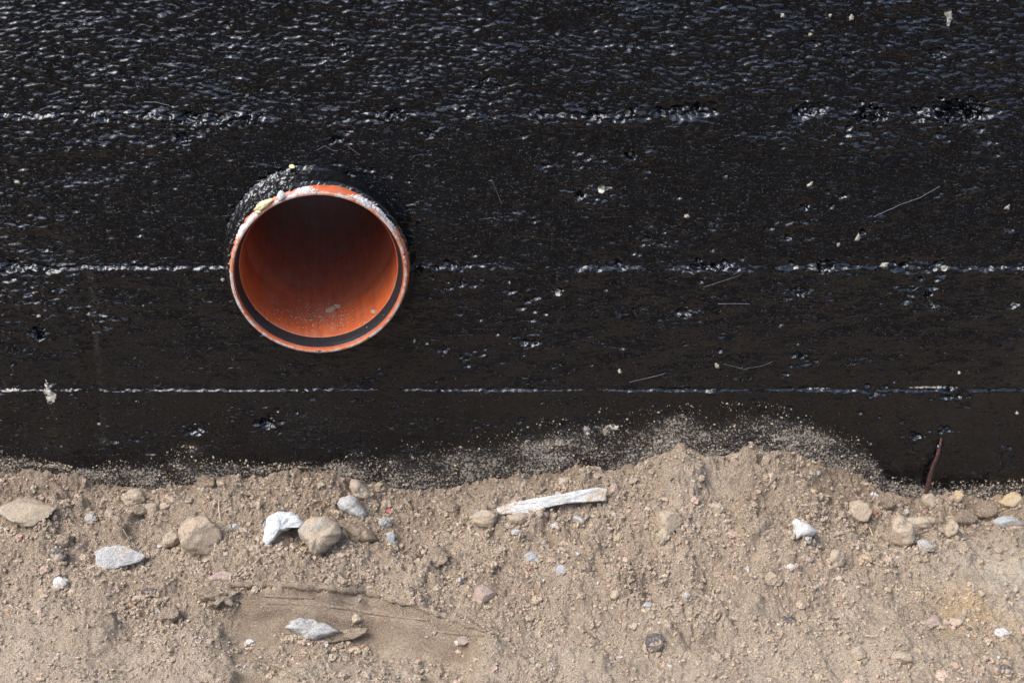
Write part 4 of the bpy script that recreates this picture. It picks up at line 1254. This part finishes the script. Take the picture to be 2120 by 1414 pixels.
# ridges of smeared soil in the slide mark, and the broken crust along its upper edge
def soil_line(name, pts, rad, lift, noise_amp, seed, flat=0.8, n=26):
    P = []
    pts = np.array(pts, float); u = np.linspace(0, 1, len(pts))
    for k in range(n):
        f = k / (n - 1)
        px, py = np.interp(f, u, pts[:, 0]), np.interp(f, u, pts[:, 1])
        g = on_ground(px, py); P.append((g[0], g[1], g[2] + lift))
    P = np.array(P); K = np.ones(5) / 5
    for c in (1, 2): P[:, c] = np.convolve(np.pad(P[:, c], 2, mode='edge'), K, 'valid')
    rr = [rad * (0.35 + 0.65 * math.sin(math.pi * (k + 0.5) / n) ** 0.5) for k in range(n)]
    me = tube_mesh(name, P, rr, 10, noise_amp, flat, seed, 140)
    fattr(me, 'moist', np.full(len(me.vertices), 0.15))
    return link(name, me, M['soil'], ground)
soil_line('soil_ridge', [(552, 1250), (620, 1251), (700, 1258), (760, 1268), (830, 1279), (895, 1285)], 0.0017, 0.0006, 0.25, 3)
soil_line('soil_ridge', [(800, 1236), (850, 1252), (905, 1270), (960, 1280)], 0.0014, 0.0004, 0.3, 4)
soil_line('soil_ridge', [(890, 1306), (930, 1311), (975, 1315), (1012, 1316)], 0.0017, 0.0006, 0.3, 5)
soil_line('soil_crust', [(545, 1234), (600, 1238), (650, 1239)], 0.0022, 0.0008, 0.6, 6)
soil_line('soil_crust', [(470, 1214), (560, 1212), (680, 1219), (780, 1231), (868, 1260)], 0.0042, 0.0016, 0.9, 7, 0.9, 60)
soil_line('soil_crust', [(860, 1258), (930, 1281), (1008, 1309)], 0.0032, 0.0010, 0.9, 8, 0.9, 40)
soil_line('soil_crust', [(500, 1364), (545, 1376), (590, 1394), (620, 1410)], 0.0026, 0.0010, 0.9, 9, 0.9, 34)

# splinter and straws
def lying(pts, lift=0.002):
    out = []
    for px, py in pts:
        g = on_ground(px, py); out.append((g[0], g[1], g[2] + lift))
    return out
tag(link('wood_splinter', tube_mesh('wood_splinter', lying([(836, 1040), (842, 1046), (848, 1052), (853, 1057)], 0.003), [0.0020, 0.0027, 0.0027, 0.0018], 8, 0.3, 0.6, 8, 100), M['wood']), 'short dark wood splinter on the soil near the wall', 'splinter')
for pts, r, lab in (([(454, 1040), (453, 1055), (455, 1070), (457, 1082)], 0.0006, 'thin pale straw standing on the soil above the lime lump'),
                    ([(1792, 1092), (1800, 1098), (1804, 1108), (1806, 1116)], 0.0006, 'thin curved straw left of the taller rounded brown stone'),
                    ([(1790, 1320), (1805, 1322), (1818, 1320)], 0.0006, 'short pale straw at the lower right'),
                    ([(255, 1100), (262, 1112), (268, 1120)], 0.0004, 'fine pale straw above the concrete shard')):
    tag(link('straw', tube_mesh('straw', lying(pts, 0.0035), r, 6), M['straw']), lab, 'straw')

# ------------------------------------------------------------------ loose crumbs, heaped a little against the stones
def skirts(per, seed):
    r = np.random.default_rng(seed)
    xs, ys = [], []
    for x, y, hx, hy in FOOT:
        n = int(per * max(hx, 0.004) / 0.012) + 6
        a = r.uniform(np.pi * 0.95, np.pi * 2.05, n); k = r.normal(1.05, 0.12, n)
        xs.append(x + np.cos(a) * hx * k); ys.append(y + np.sin(a) * hy * k)
    return np.concatenate(xs), np.concatenate(ys)
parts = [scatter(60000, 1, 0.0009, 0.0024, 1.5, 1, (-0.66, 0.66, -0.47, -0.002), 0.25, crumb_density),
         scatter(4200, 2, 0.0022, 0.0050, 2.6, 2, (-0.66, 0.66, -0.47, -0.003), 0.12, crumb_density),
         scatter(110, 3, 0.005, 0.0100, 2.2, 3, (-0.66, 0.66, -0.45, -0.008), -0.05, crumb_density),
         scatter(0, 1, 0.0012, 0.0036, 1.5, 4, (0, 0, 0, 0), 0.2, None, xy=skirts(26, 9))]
V, F, T, off = [], [], [], 0
for v, f, t in parts:
    V.append(v); F.append(f + off); T.append(t); off += len(v)
crumb_me = np_mesh('soil_crumbs', np.concatenate(V), np.concatenate(F), smooth=False)
ca_ = crumb_me.attributes.new('tint', 'FLOAT_COLOR', 'POINT')
tt = np.concatenate(T); ca_.data.foreach_set('color', np.concatenate([tt, np.ones((len(tt), 1))], 1).astype(np.float32).ravel())
tag(link('soil_crumbs', crumb_me, M['crumb']), 'loose crumbs and grains of sandy soil covering the ground', 'soil', kind='stuff')
